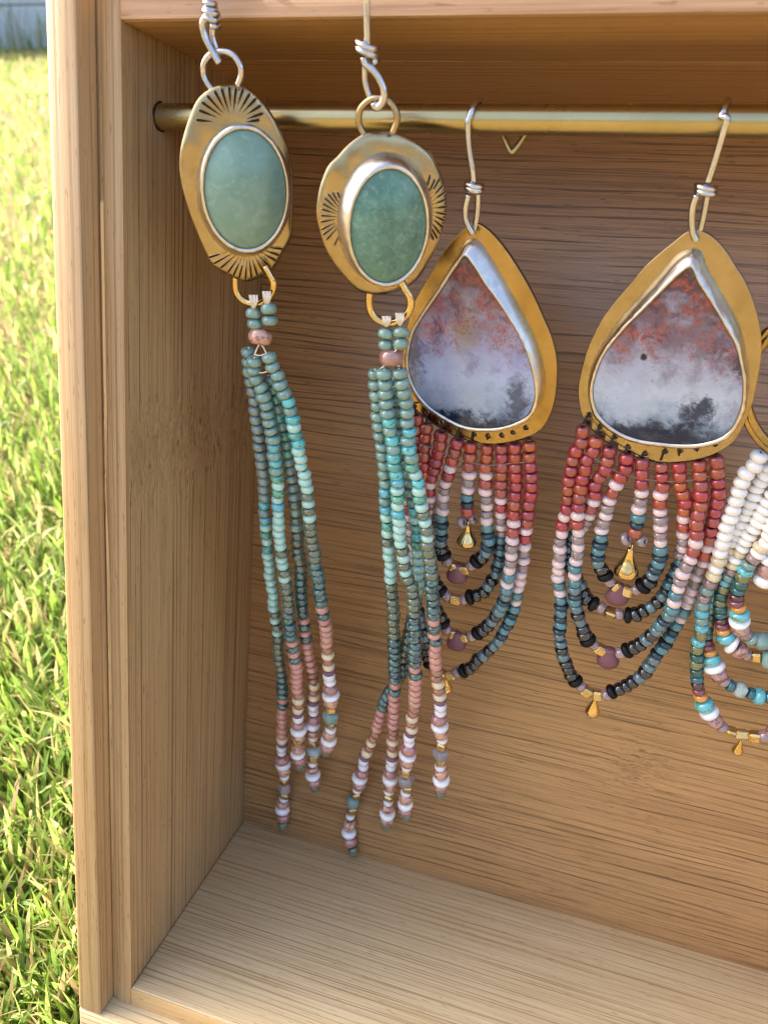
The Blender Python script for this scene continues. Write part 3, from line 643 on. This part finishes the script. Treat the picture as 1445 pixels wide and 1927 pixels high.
obj('tassel_ring', tube(catmull(pts(h1, Z([(352, 1215), (345, 1270), (350, 1322), (380, 1360), (430, 1375), (480, 1362), (513, 1320), (518, 1280), (500, 1240), (480, 1205)]), .45), 44), .68, 10), GOLD, t)
zz = lambda P: zoomed(P, 2.89, 0, 0)
lp = catmull(pts(h1, zz([(1195, 345), (1160, 285), (1125, 220), (1108, 165), (1105, 120), (1130, 90), (1165, 92)]), -.9), 40)
lb = catmull(pts(h1, zz([(1195, 345), (1185, 290), (1168, 235), (1158, 190), (1160, 120)]), .5), 30)
kn = coil(h1, 398, 33, 13, 26, 2.2, 0, -.2); kn2 = coil(h1, 396, 12, 10, 18, 1.6, 0, -.2)
wu = hook_over_lip(catmull(pts(h1, [(397, 42), (394, 20), (392, 0)]), 8), h1(392, 0)[0])
ew = obj('ear_wire', join(tube(lp, .58, 10), tube(lb, .52, 10), tube(catmull(wu, 40), .52, 10)), WIRE, t)
obj('wire_wrap', join(tube(kn, .42, 8), tube(kn2, .40, 8)), WIRE, ew)
tassel_top(t, [(477, 590), (480, 610)], [(506, 581), (508, 603)], (490, 634), [(477, 560, 580), (502, 553, 573)], 'Q')
z2 = lambda P: zoomed(P, 3.853, 400, 560); z3 = lambda P: zoomed(P, 3.442, 440, 1040)
obj('thread_knot', join(*[tube(catmull(pts(h1, P, -1.0), 10), .16, 6) for P in ([(489, 646), (484, 656), (479, 668)], [(491, 646), (497, 656), (502, 666)], [(480, 667), (490, 669), (502, 665)], [(486, 701), (497, 701), (508, 697)])]), THREAD, t)
def S1(a, b, seq, off): strand(t, pts(h1, z2(a)+z3(b), off), seq)
S1([(265, 360), (262, 440), (270, 560), (290, 690), (305, 760), (320, 880), (335, 980), (345, 1090), (355, 1190), (365, 1290), (375, 1405), (380, 1505), (382, 1610), (390, 1710), (402, 1820), (415, 1905)],
   [(232, 110), (242, 195), (255, 280), (262, 360), (270, 430), (280, 540), (290, 620), (300, 730), (312, 825), (314, 910), (315, 975), (311, 1085), (315, 1150), (316, 1230), (310, 1320), (324, 1400), (326, 1460), (329, 1560), (316, 1640), (319, 1735), (318, 1785)],
   'J*3 j*14 T j T M g M g M*9 O M O M O*7 D*4 K D K*6 R V W w B S Q w G XP G w Q S B E', 1.4)
S1([(405, 560), (440, 670), (460, 740), (485, 860), (515, 965), (535, 1070), (550, 1180), (570, 1285), (585, 1390), (598, 1490), (607, 1590), (612, 1690), (620, 1785), (625, 1880)],
   [(425, 20), (430, 110), (435, 210), (443, 310), (447, 385), (462, 470), (470, 550), (480, 630), (492, 700), (505, 770), (516, 840), (515, 910), (515, 960), (518, 1070), (511, 1160), (512, 1230), (520, 1300), (510, 1385), (519, 1470), (523, 1535)],
   'J*2 g j g J g J g j*5 O J O J O*6 D*7 K D K D K*5 C*2 R C R V W w B S Q w G XB G w Q S B E', 2.2)
S1([(305, 430), (300, 520), (310, 590), (345, 650), (370, 710), (390, 780), (405, 885), (430, 960), (445, 1060), (450, 1150), (465, 1270), (475, 1390), (473, 1485), (478, 1580), (485, 1720), (500, 1845)],
   [(310, 40), (330, 170), (345, 270), (355, 400), (370, 530), (390, 650), (402, 750), (410, 850), (420, 950), (416, 1040), (416, 1140), (417, 1240), (420, 1330), (430, 1395)],
   'J*10 T J T J g M g M T M*6 O M*2 O M O*5 D*5 K D K D K*6 C R C R V W B S Q G Q S B E', -.7)
S1([(405, 400), (430, 490), (465, 560), (500, 645), (525, 705), (560, 780), (577, 865), (603, 980), (625, 1100), (645, 1210), (670, 1305), (685, 1410), (692, 1515), (708, 1600), (712, 1690), (732, 1800), (740, 1910)],
   [(525, 60), (542, 140), (548, 225), (562, 300), (575, 385), (590, 475), (600, 550), (606, 640), (610, 710), (618, 765), (622, 830), (628, 920), (629, 975), (629, 1050), (627, 1130), (615, 1205), (604, 1265), (599, 1305)],
   'J*5 T J T M g T M*6 O M O M O*6 D*7 K D K*5 C R C R V W w B S Q G XA G w Q S B E', -.5)

L2 = 'second earring from left, darker jade oval in thick silver bezel, long beaded tassel'
t = thing('tassel_earring', h1(660, 1610), L2, 'earring', 'pair of jade tassel earrings')
fr = frame(h1, (720, 420), 28)
_, hf = dished_plate(t, fr, Z([(1000, 603), (1060, 600), (1130, 625), (1190, 660), (1240, 705), (1280, 790), (1300, 870), (1305, 950), (1290, 1030), (1265, 1120), (1220, 1200), (1175, 1270), (1120, 1310), (1050, 1335), (970, 1340), (900, 1320), (850, 1270), (800, 1210), (755, 1130), (730, 1050), (715, 970), (725, 880), (745, 810), (770, 755), (810, 715), (850, 670), (905, 625), (950, 605)]), BRASS)
setting(t, fr, Z(ellipse(1022, 990, 216, 300, 4)), Z(ellipse(1038, 1025, 170, 256, 4)), 2.6, 1.7, JADE2, 2.2, 1.09)
fan(t, fr, Z([(850, 985)])[0], [q+(r,) for q, r in zip(Z([(795, 1115), (760, 1090), (742, 1070), (735, 1045), (732, 1010), (732, 980), (736, 950), (740, 925), (750, 900), (765, 880), (785, 872), (808, 870)]), [.5, .4, .4, .45, .4, .35, .4, .35, .45, .4, .45, .5])], w=.36, hf=hf)
fan(t, fr, Z([(1185, 950)])[0], [q+(r,) for q, r in zip(Z([(1228, 795), (1250, 815), (1275, 810), (1290, 840), (1300, 870), (1303, 905), (1304, 940), (1303, 975), (1298, 1005), (1290, 1035), (1275, 1062), (1262, 1085), (1245, 1090)]), [.5, .45, .4, .4, .45, .4, .45, .4, .45, .4, .45, .4, .5])], w=.42, hf=hf)
obj('bail_ring', tube(catmull(pts(h1, Z([(928, 612), (905, 560), (908, 500), (945, 458), (990, 445), (1040, 460), (1072, 505), (1076, 550), (1055, 605)]), -.2), 50), .52, 10), BRASS, t)
obj('tassel_ring', tube(catmull(pts(h1, Z([(962, 1280), (952, 1335), (955, 1400), (985, 1445), (1040, 1465), (1100, 1445), (1135, 1400), (1136, 1350), (1115, 1312), (1090, 1270)]), .4), 44), .72, 10), GOLD, t)
lp = catmull(pts(h1, [(684, 108), (688, 120), (704, 134), (717, 154), (723, 175), (719, 194), (708, 203), (703, 194)], -.9), 50)
lb = catmull(pts(h1, [(690, 112), (687, 130), (688, 155), (695, 180), (706, 200)], .4), 30)
wu = hook_over_lip(catmull(pts(h1, [(692, 95), (691, 60), (690, 25), (690, 0)], -.2), 12), h1(690, 0)[0])
ew = obj('ear_wire', join(tube(lp, .58, 10), tube(lb, .5, 10), tube(catmull(wu, 40), .54, 10)), WIRE, t)
obj('wire_wrap', tube(coil(h1, 691, 95, 18, 24, 2.1, 0, -.2, .4), .48, 8), WIRE, ew)
z4 = lambda P: zoomed(P, 3.854, 640, 580); z5 = lambda P: zoomed(P, 3.323, 600, 1060)
tassel_top(t, [(726, 628), (726, 649)], [(755, 626), (754, 647)], (736, 673), [(727, 600, 614), (752, 594, 612)], 'B')
obj('thread_knot', join(*[tube(catmull(pts(h1, P, -.9), 10), .16, 6) for P in ([(733, 682), (724, 688), (716, 694)], [(740, 682), (746, 686), (752, 690)], [(738, 728), (746, 726), (752, 722)], [(742, 655), (746, 658), (740, 664)])]), THREAD, t)
def S2(a, b, seq, off): strand(t, pts(h1, z4(a)+z5(b), off), seq)
S2([(255, 440), (255, 520), (262, 620), (275, 750), (288, 880), (298, 990), (310, 1110), (322, 1230), (328, 1340), (330, 1450), (338, 1560), (347, 1680), (353, 1800)],
   [(447, 20), (450, 120), (458, 240), (465, 330), (468, 430), (470, 530), (472, 620), (474, 710), (471, 800), (470, 890), (466, 990), (463, 1070), (463, 1140), (456, 1210), (451, 1305), (442, 1390), (437, 1460), (430, 1545), (426, 1600), (415, 1650)],
   'J*12 T J T M g M O M*5 O*8 D*7 K D K*6 C*2 R C R V W w B S Q w G w Q S Q E', 1.2)
S2([(400, 470), (408, 600), (425, 760), (450, 920), (480, 1100), (505, 1250), (520, 1400), (545, 1520), (555, 1610), (560, 1710), (561, 1860)],
   [(625, 40), (618, 120), (600, 240), (570, 400), (535, 560), (515, 690), (470, 760), (425, 830), (408, 870), (380, 960), (365, 1040), (340, 1090), (310, 1165), (280, 1235), (274, 1285), (250, 1385), (222, 1460), (205, 1535), (195, 1610), (192, 1700), (202, 1770), (217, 1820)],
   'J*13 T M g T g M*8 O*8 D*9 K*4 C*2 R C R V W w B S Q w G XA G w Q S B E', 3.4)
S2([(320, 440), (325, 535), (328, 640), (340, 750), (362, 870), (378, 990), (390, 1110), (402, 1220), (418, 1330), (418, 1440), (428, 1550), (430, 1650), (446, 1750), (470, 1890)],
   [(555, 100), (580, 160), (590, 250), (592, 360), (598, 460), (601, 560), (600, 660), (603, 760), (597, 850), (594, 910), (580, 975), (578, 1030), (560, 1110), (560, 1180), (552, 1250), (545, 1340), (550, 1400), (540, 1480), (545, 1550), (551, 1595)],
   'J*5 T J T J T g T*2 M g M T M*4 O M O M O*6 D*8 K D K*5 C*2 R C R V W w B S Q w G XQ G w Q S B E', -1.0)
S2([(425, 435), (437, 520), (460, 600), (483, 720), (492, 850), (494, 970), (510, 1090), (530, 1170), (560, 1250), (572, 1350), (595, 1460), (622, 1560), (632, 1650), (637, 1755), (648, 1850)],
   [(695, 40), (702, 120), (708, 220), (716, 320), (722, 410), (727, 500), (729, 590), (733, 680), (742, 760), (756, 830), (756, 915), (753, 990), (762, 1060), (768, 1120), (762, 1210), (758, 1280), (763, 1350), (763, 1400), (759, 1448)],
   'J*6 T J T J g M T M g M O M O M O*3 D O D*6 K D K D K*4 C*2 R C R V W w B S Q w G XQ G w Q S B E', -.6)

# ------------------------------------------------------------------ teardrop agate earrings on the rod
h3 = hang(RY-2.75, 187.8, D-1.6)
def ear_hook(x, tail=None):
    z = rz(x); r = RR+.46; P = []
    for a in np.linspace(-35, 178, 16): P.append(np.array((x+(.9 if a < 90 else .9*(178-a)/88), RY+r*math.cos(math.radians(a)), z+r*math.sin(math.radians(a)))))
    return ([np.array((x+1.2, RY+r+1.4, z-.6)), np.array((x+1.1, RY+r+.5, z-1.0))] if tail is None else tail)+P
def teardrop(label, c, yaw, pl, st, bs, holes, stone, brass, hookpx, knot, loopA, loopB, loops, dangle, drops, thread2, tail=None, bail=None):
    t = thing('teardrop_earring', h3(*c['base']), label, 'earring', 'pair of teardrop agate earrings')
    fr = frame(h3, c['ctr'], yaw); P, n, u, v = fr
    o, hc = plate(t, fr, pl, brass, holes)
    setting(t, fr, bs, st, 2.3, .55, stone, 3.0, 1.055, n=128)
    hk = pts(h3, hookpx, 0); X = hk[0][0]
    body = ear_hook(X, tail)+hk[1:]
    ew = obj('ear_wire', join(tube(catmull(body, 90), .53, 10), tube(catmull(pts(h3, loopA, -.8), 30), .53, 10), tube(catmull(pts(h3, loopB, .5), 30), .52, 10)), WIRE, t)
    obj('wire_wrap', tube(coil(h3, *knot, 0, -.1, .35), .52, 8), WIRE, ew)
    # dark thread through the holes down to the beads and along the edge
    th = []
    for q, tp in zip(hc, thread2['tops']):
        e = h3(*tp, -.2)
        th.append(tube(catmull([q+n*.05+v*.1, q+n*.35-v*.45, e], 10), .17, 6)); th.append(tube(catmull([q+n*.05+u*.1, q+n*.32-v*.5+u*.15, e+u*.2], 10), .14, 6))
    th.append(tube(catmull(pts(h3, thread2['edge'], -.25), 60), .13, 6))
    obj('edge_thread', join(*th), DTHREAD, t)
    obj('weave_thread', join(tube(catmull(pts(h3, thread2['weave'], -.9), 60), .08, 6), tube(catmull(pts(h3, thread2['weave'], -1.1), 60)+np.array([.15, 0, .15]), .07, 6)), GTHREAD, t)
    for path, seq in loops: strand(t, [h3(x, y, r[0] if r else 0) for x, y, *r in path], seq, DTHREAD, 'loop_strand', rt=.15, jit=.07)
    strand(t, pts(h3, dangle[0]), dangle[1], DTHREAD, 'centre_strand', rt=.15, jit=.05)
    for kind, (x, y), ln, r, off in drops:
        top = h3(x, y, off)
        if kind == 'gold':
            d = obj('gold_drop', drop_vf(top-UP*.9, ln*1.3, r*1.42), GOLD, t); obj('drop_loop', ring_vf(top-UP*.35, .62, .22, np.array([1., .3, 0])), GOLD, d)
        elif kind == 'purple': obj('glass_drop', glass_vf(top+UP*.5, ln*1.28, r*1.35), PURPLE, t)
        elif kind == 'side': put_bead('c', top, (.75, -.6, .25), t, 1.0, 1.0)
    return t
Z6 = lambda P: zoomed(P, 2.876, 740, 170); z7 = lambda P: zoomed(P, 3.57, 750, 760)
E3L = 'left teardrop agate earring, lavender stone, its fringe partly behind the jade tassel'
redA = 'r*9 p r p c p c p*3 t p t*2 s t s t s u*2 k u k*3 b z G'
def rev(s): return ' '.join(parse(s)[::-1])
sL1 = 'r*9 p r p c p c p*3 t p t s t s t s u*2 k u k*3 b z G'; sL2 = 'r*8 p r p c p c p t p t u s t u k u k*2 b z G'; sL3 = 'r*6 p r p c p c t s t s t s u k u k*2 b z'; sL4 = 'r*3 p r p c p c p t s t s u k b z G'
loops3 = [
 (z7([(122, 70, 0), (118, 150, 0), (105, 240, .3), (90, 330, .5), (65, 450, .6), (52, 560, .6), (66, 680, .6), (80, 820, .6), (85, 960, .6), (92, 1100, .6), (108, 1260, .6), (132, 1400, .6), (160, 1520, .4), (178, 1620, .2), (195, 1700, 0), (235, 1775, 0), (290, 1815, 0), (355, 1825, 0), (400, 1800, 0), (450, 1790, 0), (495, 1765, 0), (530, 1720, 0), (575, 1685, 0), (615, 1645, .2), (655, 1610, .3), (690, 1560, .5), (715, 1510, .7), (740, 1470, .8), (762, 1420, .8), (777, 1370, .8), (795, 1290, .8), (805, 1215, .8), (825, 1130, .8), (838, 1050, .8), (840, 960, .6), (852, 880, .4), (862, 810, .2), (873, 730, 0), (882, 640, 0), (892, 550, -.1), (888, 470, -.2), (882, 390, -.2), (876, 310, 0), (875, 245, 0)]), sL1+' '+rev(sL1)),
 (z7([(190, 130, 0), (180, 230, 0), (172, 330, 0), (165, 440, 0), (168, 540, .3), (178, 640, .5), (172, 760, .5), (168, 880, .5), (170, 1000, .5), (185, 1130, .5), (215, 1260, .4), (255, 1370, .3), (280, 1430, .2), (305, 1490, 0), (345, 1535, 0), (405, 1560, .2), (465, 1568, 0), (520, 1545, 0), (570, 1515, 0), (610, 1480, 0), (650, 1420, -.2), (685, 1370, -.5), (710, 1310, -1.0), (725, 1230, -1.4), (738, 1150, -1.6), (748, 1080, -1.6), (757, 1000, -1.5), (758, 920, -1.2), (768, 830, -.9), (772, 750, -.6), (780, 650, -.3), (788, 560, 0), (788, 460, 0), (778, 370, 0), (785, 260, 0)]), sL2+' '+rev(sL2)),
 (z7([(290, 185, 0), (278, 270, 0), (262, 350, 0), (250, 410, 0), (225, 470, 0), (212, 560, .5), (212, 640, 1), (205, 750, 1.6), (195, 850, 1.8), (190, 950, 1.8), (200, 1050, 1.6), (228, 1150, 1.2), (262, 1230, .6), (300, 1275, .3), (348, 1298, 0), (400, 1318, 0), (455, 1305, 0), (510, 1290, .2), (555, 1278, .4), (590, 1240, .8), (625, 1190, 1.2), (652, 1140, 1.6), (672, 1070, 1.8), (685, 990, 1.8), (692, 900, 1.6), (690, 800, 1.2), (688, 720, .6), (690, 610, .1), (690, 500, 0), (692, 400, 0), (690, 265, 0)]), sL3+' G '+rev(sL3)),
 (z7([(398, 235, 0), (378, 330, 0), (350, 400, 0), (338, 470, 0), (318, 520, 0), (304, 590, 0), (296, 680, .1), (288, 760, .2), (285, 850, .2), (283, 930, .2), (282, 975, .2), (302, 1020, .1), (335, 1065, 0), (390, 1098, .2), (460, 1105, 0), (500, 1072, 0), (540, 1045, 0), (578, 1015, 0), (592, 960, 0), (600, 890, 0), (592, 800, 0), (590, 700, 0), (582, 590, 0), (588, 480, 0), (586, 390, 0), (598, 270, 0)]), sL4+' '+rev(sL4)),
]
teardrop(E3L, dict(base=(842, 1265), ctr=(900, 640)), -12,
 Z6([(440, 722), (490, 745), (550, 800), (620, 890), (690, 1000), (750, 1110), (800, 1220), (850, 1340), (875, 1450), (878, 1560), (865, 1680), (835, 1770), (785, 1840), (700, 1880), (600, 1905), (500, 1910), (400, 1890), (300, 1850), (200, 1790), (110, 1710), (70, 1630), (52, 1540), (52, 1430), (66, 1330), (92, 1220), (125, 1130), (170, 1050), (215, 975), (265, 890), (320, 820), (385, 752), (415, 728)]),
 Z6([(385, 905), (440, 970), (490, 1050), (550, 1130), (610, 1220), (670, 1320), (715, 1420), (745, 1520), (760, 1610), (755, 1690), (720, 1760), (650, 1800), (560, 1825), (450, 1828), (360, 1810), (270, 1765), (190, 1710), (130, 1640), (95, 1570), (78, 1490), (85, 1400), (110, 1310), (150, 1240), (200, 1165), (260, 1080), (310, 1000), (350, 945)]),
 Z6([(415, 800), (460, 810), (500, 860), (560, 960), (630, 1080), (700, 1210), (760, 1330), (800, 1440), (820, 1560), (800, 1680), (745, 1760), (660, 1812), (560, 1838), (450, 1842), (350, 1824), (260, 1780), (178, 1722), (112, 1645), (82, 1570), (68, 1490), (74, 1390), (104, 1290), (146, 1210), (215, 1100), (285, 990), (340, 900), (375, 830)]),
 z7([(105, 12), (190, 55), (290, 125), (408, 172), (505, 203), (598, 218), (690, 213), (765, 193), (852, 163)]), agate('agate_left', True), BRASS_Y,
 [(885, 190), (880, 232), (881, 258), (884, 290), (889, 320), (891, 345)], (892, 352, 14, 12, 1.6), Z6([(405, 565), (388, 640), (395, 710), (430, 778)]), Z6([(458, 560), (456, 640), (448, 700), (432, 772)]),
 loops3, (z7([(490, 258), (480, 340), (472, 430), (473, 500), (467, 560), (458, 610), (464, 680), (460, 748)]), 'r*3 p c p t s r'),
 [('gold', z7([(465, 790)])[0], 3.9, 1.55, 0), ('side', z7([(425, 795)])[0], 0, 0, -.3), ('side', z7([(500, 770)])[0], 0, 0, .6), ('purple', z7([(395, 1085)])[0], 4.1, 1.75, 0), ('purple', z7([(392, 1545)])[0], 4.1, 1.75, -.2), ('gold', z7([(318, 1815)])[0], 3.6, 1.3, 0)],
 dict(tops=z7([(120, 62), (192, 118), (290, 172), (396, 225), (490, 250), (600, 262), (690, 255), (780, 250), (875, 235)]), edge=z7([(100, 20), (150, 70), (200, 110), (260, 150), (330, 190), (400, 225), (500, 252), (600, 266), (700, 262), (800, 246), (895, 225)]), weave=z7([(110, 250), (180, 285), (250, 305), (330, 350), (400, 380), (500, 402), (600, 415), (690, 410), (770, 400), (850, 395)])))
obj('wire_tip', tube(catmull([at_depth(994, 240, RY+4.2), at_depth(978, 268, RY+4.2), at_depth(964, 286, RY+4.2), at_depth(960, 285, RY+4.2), at_depth(952, 268, RY+4.1), at_depth(938, 236, RY+4.0), at_depth(905, 226, RY+3.6), at_depth(893, 225, RY+2.9)], 50), .46, 8), ROD, bpy.data.objects['teardrop_earring'])
Z8 = lambda P: zoomed(P, 2.639, 1060, 170); zr = lambda P: zoomed(P, 3.012, 1020, 780)
E4L = 'right teardrop agate earring, mauve stone with dark blue base, beside the white fringe'
loops4 = [
 (zr([(232, 65, 0), (222, 150, 0), (192, 205, 0), (172, 265, 0), (158, 345, 0), (147, 420, 0), (143, 495, 0), (128, 570, 0), (110, 650, 0), (102, 750, 0), (93, 835, 0), (90, 910, 0), (100, 990, 0), (106, 1065, 0), (104, 1140, 0), (100, 1210, 0), (102, 1300, 0), (118, 1370, 0), (145, 1435, 0), (170, 1490, 0), (205, 1530, 0), (250, 1568, 0), (305, 1592, 0), (355, 1592, 0), (400, 1570, 0), (450, 1550, 0), (515, 1515, 0), (560, 1480, .2), (605, 1430, .4), (640, 1370, .7), (680, 1320, 1.0), (712, 1275, 1.3), (740, 1225, 1.5), (770, 1170, 1.7), (795, 1115, 1.8), (825, 1055, 1.8), (850, 1000, 1.8), (870, 925, 1.7), (900, 855, 1.5), (925, 775, 1.2), (945, 690, .8), (965, 610, .5), (985, 520, .3), (998, 420, .1), (992, 340, 0), (980, 235, 0)]), sL1+' '+rev(sL1)),
 (zr([(308, 125, 0), (288, 205, 0), (252, 265, 0), (235, 335, -.3), (217, 420, -.5), (208, 500, -.6), (202, 590, -.7), (203, 690, -.7), (202, 780, -.7), (186, 870, -.7), (182, 960, -.6), (182, 1050, -.5), (200, 1130, -.4), (225, 1205, -.3), (250, 1265, -.2), (285, 1298, 0), (325, 1330, 0), (385, 1352, .2), (448, 1350, 0), (495, 1330, 0), (545, 1308, -.2), (595, 1270, -.5), (650, 1222, -.9), (690, 1170, -1.2), (732, 1110, -1.4), (752, 1040, -1.5), (775, 970, -1.5), (792, 900, -1.4), (835, 830, -1.3), (858, 760, -1.1), (875, 690, -.9), (875, 610, -.7), (888, 530, -.5), (902, 440, -.3), (895, 360, -.1), (885, 255, 0)]), sL2+' '+rev(sL2)),
 (zr([(380, 180, 0), (368, 260, 0), (345, 330, 0), (305, 380, 0), (300, 440, .1), (282, 510, .4), (258, 580, .9), (222, 640, 1.5), (172, 700, 1.9), (152, 760, 1.9), (155, 830, 1.9), (180, 910, 1.9), (222, 975, 1.6), (246, 1035, 1.2), (290, 1072, .6), (345, 1102, .2), (397, 1128, 0), (450, 1132, 0), (510, 1138, 0), (570, 1112, .2), (630, 1085, .5), (670, 1045, .8), (705, 1000, 1.1), (730, 945, 1.3), (755, 890, 1.4), (782, 825, 1.3), (800, 750, 1.1), (800, 660, .8), (802, 570, .5), (808, 490, .2), (782, 420, 0), (775, 340, 0), (770, 265, 0)]), sL3+' G '+rev(sL3)),
 (zr([(478, 222, 0), (466, 310, 0), (432, 365, 0), (402, 430, 0), (375, 500, 0), (356, 580, 0), (336, 670, 0), (323, 760, 0), (312, 830, 0), (338, 875, 0), (368, 930, 0), (405, 968, 0), (450, 990, .2), (505, 1005, 0), (555, 982, 0), (598, 955, 0), (625, 910, 0), (645, 860, 0), (665, 810, 0), (668, 720, 0), (668, 620, 0), (668, 520, 0), (672, 430, 0), (680, 355, 0), (672, 268, 0)]), sL4+' '+rev(sL4)),
]
teardrop(E4L, dict(base=(1113, 1310), ctr=(1260, 650)), -7,
 Z8([(680, 703), (740, 735), (800, 800), (850, 880), (900, 960), (940, 1060), (965, 1150), (977, 1250), (972, 1350), (955, 1450), (930, 1560), (890, 1660), (840, 1740), (770, 1790), (700, 1820), (600, 1840), (500, 1845), (400, 1830), (300, 1792), (210, 1742), (130, 1672), (92, 1605), (75, 1500), (85, 1420), (110, 1320), (145, 1230), (200, 1130), (260, 1050), (330, 970), (400, 885), (470, 820), (550, 755), (620, 703)]),
 Z8([(630, 885), (665, 960), (710, 1030), (760, 1110), (800, 1180), (845, 1260), (870, 1350), (885, 1440), (885, 1530), (870, 1600), (830, 1680), (770, 1730), (680, 1755), (580, 1760), (470, 1750), (370, 1735), (280, 1700), (200, 1640), (160, 1580), (145, 1490), (165, 1400), (200, 1320), (250, 1250), (310, 1180), (380, 1110), (450, 1040), (520, 970), (580, 915)]),
 Z8([(635, 785), (685, 800), (710, 870), (765, 970), (835, 1090), (885, 1200), (910, 1320), (922, 1430), (914, 1540), (892, 1620), (845, 1702), (780, 1750), (680, 1772), (580, 1778), (470, 1770), (360, 1752), (265, 1716), (183, 1658), (136, 1590), (118, 1490), (132, 1390), (168, 1300), (222, 1210), (288, 1120), (368, 1030), (440, 950), (510, 870), (570, 810)]),
 Z8([(128, 1615), (180, 1672), (253, 1722), (318, 1773), (405, 1806), (503, 1795), (578, 1790), (658, 1778), (750, 1758)]), agate('agate_right', False), BRASS,
 [(1362, 192), (1367, 222), (1358, 256), (1348, 290), (1338, 322), (1330, 345)], (1327, 357, 17, 14, 1.6), Z8([(660, 520), (640, 580), (635, 650), (642, 710), (658, 750)]), Z8([(712, 520), (698, 600), (680, 680), (660, 742)]),
 loops4, (zr([(566, 248), (565, 320), (560, 405), (558, 480), (545, 540), (540, 595), (530, 640), (523, 690)]), 'r*3 p c p t s r'),
 [('gold', zr([(505, 738)])[0], 5.3, 1.75, 0), ('side', zr([(475, 705)])[0], 0, 0, -.3), ('side', zr([(565, 718)])[0], 0, 0, -.1), ('purple', zr([(435, 972)])[0], 4.2, 1.75, 0), ('purple', zr([(382, 1335)])[0], 4.3, 1.8, -.2), ('gold', zr([(303, 1585)])[0], 4.4, 1.2, -.2)],
 dict(tops=zr([(232, 55), (312, 110), (385, 165), (478, 212), (566, 240), (672, 258), (770, 255), (885, 245), (980, 225)]), edge=Z8([(108, 1650), (180, 1720), (260, 1775), (340, 1812), (420, 1838), (510, 1850), (600, 1846), (690, 1830), (770, 1800)]), weave=zr([(230, 215), (300, 255), (370, 300), (440, 335), (520, 360), (620, 375), (720, 382), (840, 376), (940, 352)])))

# ------------------------------------------------------------------ white fringed hoop earring at the right edge
zb = lambda P: zoomed(P, 3.854, 1260, 580); zc = lambda P: zoomed(P, 4.19, 1260, 1000)
t = thing('hoop_earring', h3(1395, 1400), 'gold hoop earring at the right edge with white, turquoise and plum bead loops', 'earring')
hp = [h3(1512+110*math.sin(a), 735-124*math.cos(a), .5) for a in np.linspace(0, 2*math.pi, 73)]
obj('hoop', join(tube(hp, .85, 10), tube([q+(q-np.mean(hp, 0))*.10-HN*.1 for q in hp], .6, 8)), BRASS_Y, t)
hx = h3(1500, 612); bdy = ear_hook(hx[0]-1.5)+[np.array(h3(1528, 300)), np.array(h3(1518, 450)), np.array(h3(1514, 600, -.6))]
obj('ear_wire', tube(catmull(bdy, 80), .46, 10), WIRE, t)
cen = h3(1395, 1380)[0]
def full(P, seq, mid):
    L = [h3(x, y, r[0] if r else 0) for x, y, *r in P]; xc = L[-1][0]
    R = [np.array((2*xc-q[0]+.0, q[1], q[2])) for q in L[::-1][1:]]
    strand(t, L+R, seq+' '+mid+' '+rev(seq), DTHREAD, 'loop_strand', rt=.15, jit=.07)
tail = ' m l y q S Z z'
full(zb([(660, 1040), (610, 1145), (555, 1200), (520, 1265), (490, 1350), (460, 1440), (432, 1520), (405, 1600), (382, 1690), (362, 1780), (348, 1865)])+zc([(350, 305), (330, 385), (292, 450), (262, 545), (246, 650), (250, 740), (238, 830), (215, 920), (208, 1020), (208, 1120), (216, 1210), (238, 1290), (268, 1370), (315, 1440), (370, 1510), (430, 1560), (490, 1580), (565, 1600)]),
     'h*12 e h e z a z a T a T o T o d o d n'+tail+' G', 'G')
full(zb([(730, 1130, 1.6), (690, 1200, 1.6), (640, 1280, 1.6), (600, 1370, 1.6), (565, 1450, 1.7), (530, 1520, 1.8), (495, 1590, 1.9), (462, 1670, 2.0), (430, 1760, 2.0), (405, 1850, 2.0)])+zc([(360, 420, 2.0), (330, 550, 2), (300, 680, 1.9), (288, 800, 1.6), (292, 900, 1.2), (318, 990, .8), (352, 1070, .5), (395, 1145, .2), (450, 1200, 0), (515, 1230, 0), (615, 1272, 0), (700, 1300, 0)]),
     'h*12 e h e z a z a T a T o d o d n'+tail+' n XB n', 'q')
full(zb([(760, 1340, .5), (700, 1440, .5), (645, 1535, .5), (605, 1595, .5), (570, 1650, .5), (540, 1710, .6), (505, 1780, .7)])+zc([(520, 215, .7), (495, 290, .7), (455, 370, .7), (415, 450, .7), (397, 540, .7), (392, 630, .7), (405, 710, .6), (428, 800, .4), (465, 865, .2), (525, 915, 0), (600, 970, 0), (690, 988, 0), (775, 1005, 0)]),
     'h*9 e h e z a T o d o d n'+tail+' G', 'XA')
full(zb([(800, 1480, -1), (755, 1570, -1), (715, 1650, -1), (690, 1720, -1)])+zc([(730, 110, -1), (700, 165, -1), (655, 215, -1), (612, 275, -1), (583, 345, -1), (553, 420, -1), (532, 490, -1), (525, 550, -1), (545, 620, -.9), (548, 700, -.7), (565, 775, -.5), (630, 835, -.3), (690, 868, -.2), (760, 862, 0), (830, 870, 0)]),
     'h*5 e h z a T o d n'+tail+' a XA', 'G')
dc = h3(1395, 1388, -.3); d = obj('gold_drop', drop_vf(dc-UP*.5, 4.5, 1.25), GOLD, t); obj('drop_loop', ring_vf(dc-UP*.1, .6, .22, np.array([1., .3, 0])), GOLD, d)
q = h3(1447, 1060, -.5); strand(t, [q+UP*6, q+UP*3, q, q-UP*5], 'h h S Z S', DTHREAD, 'centre_strand', rt=.15, jit=.03)
for o in bpy.data.objects:
    if '_b' in o: del o['_b']
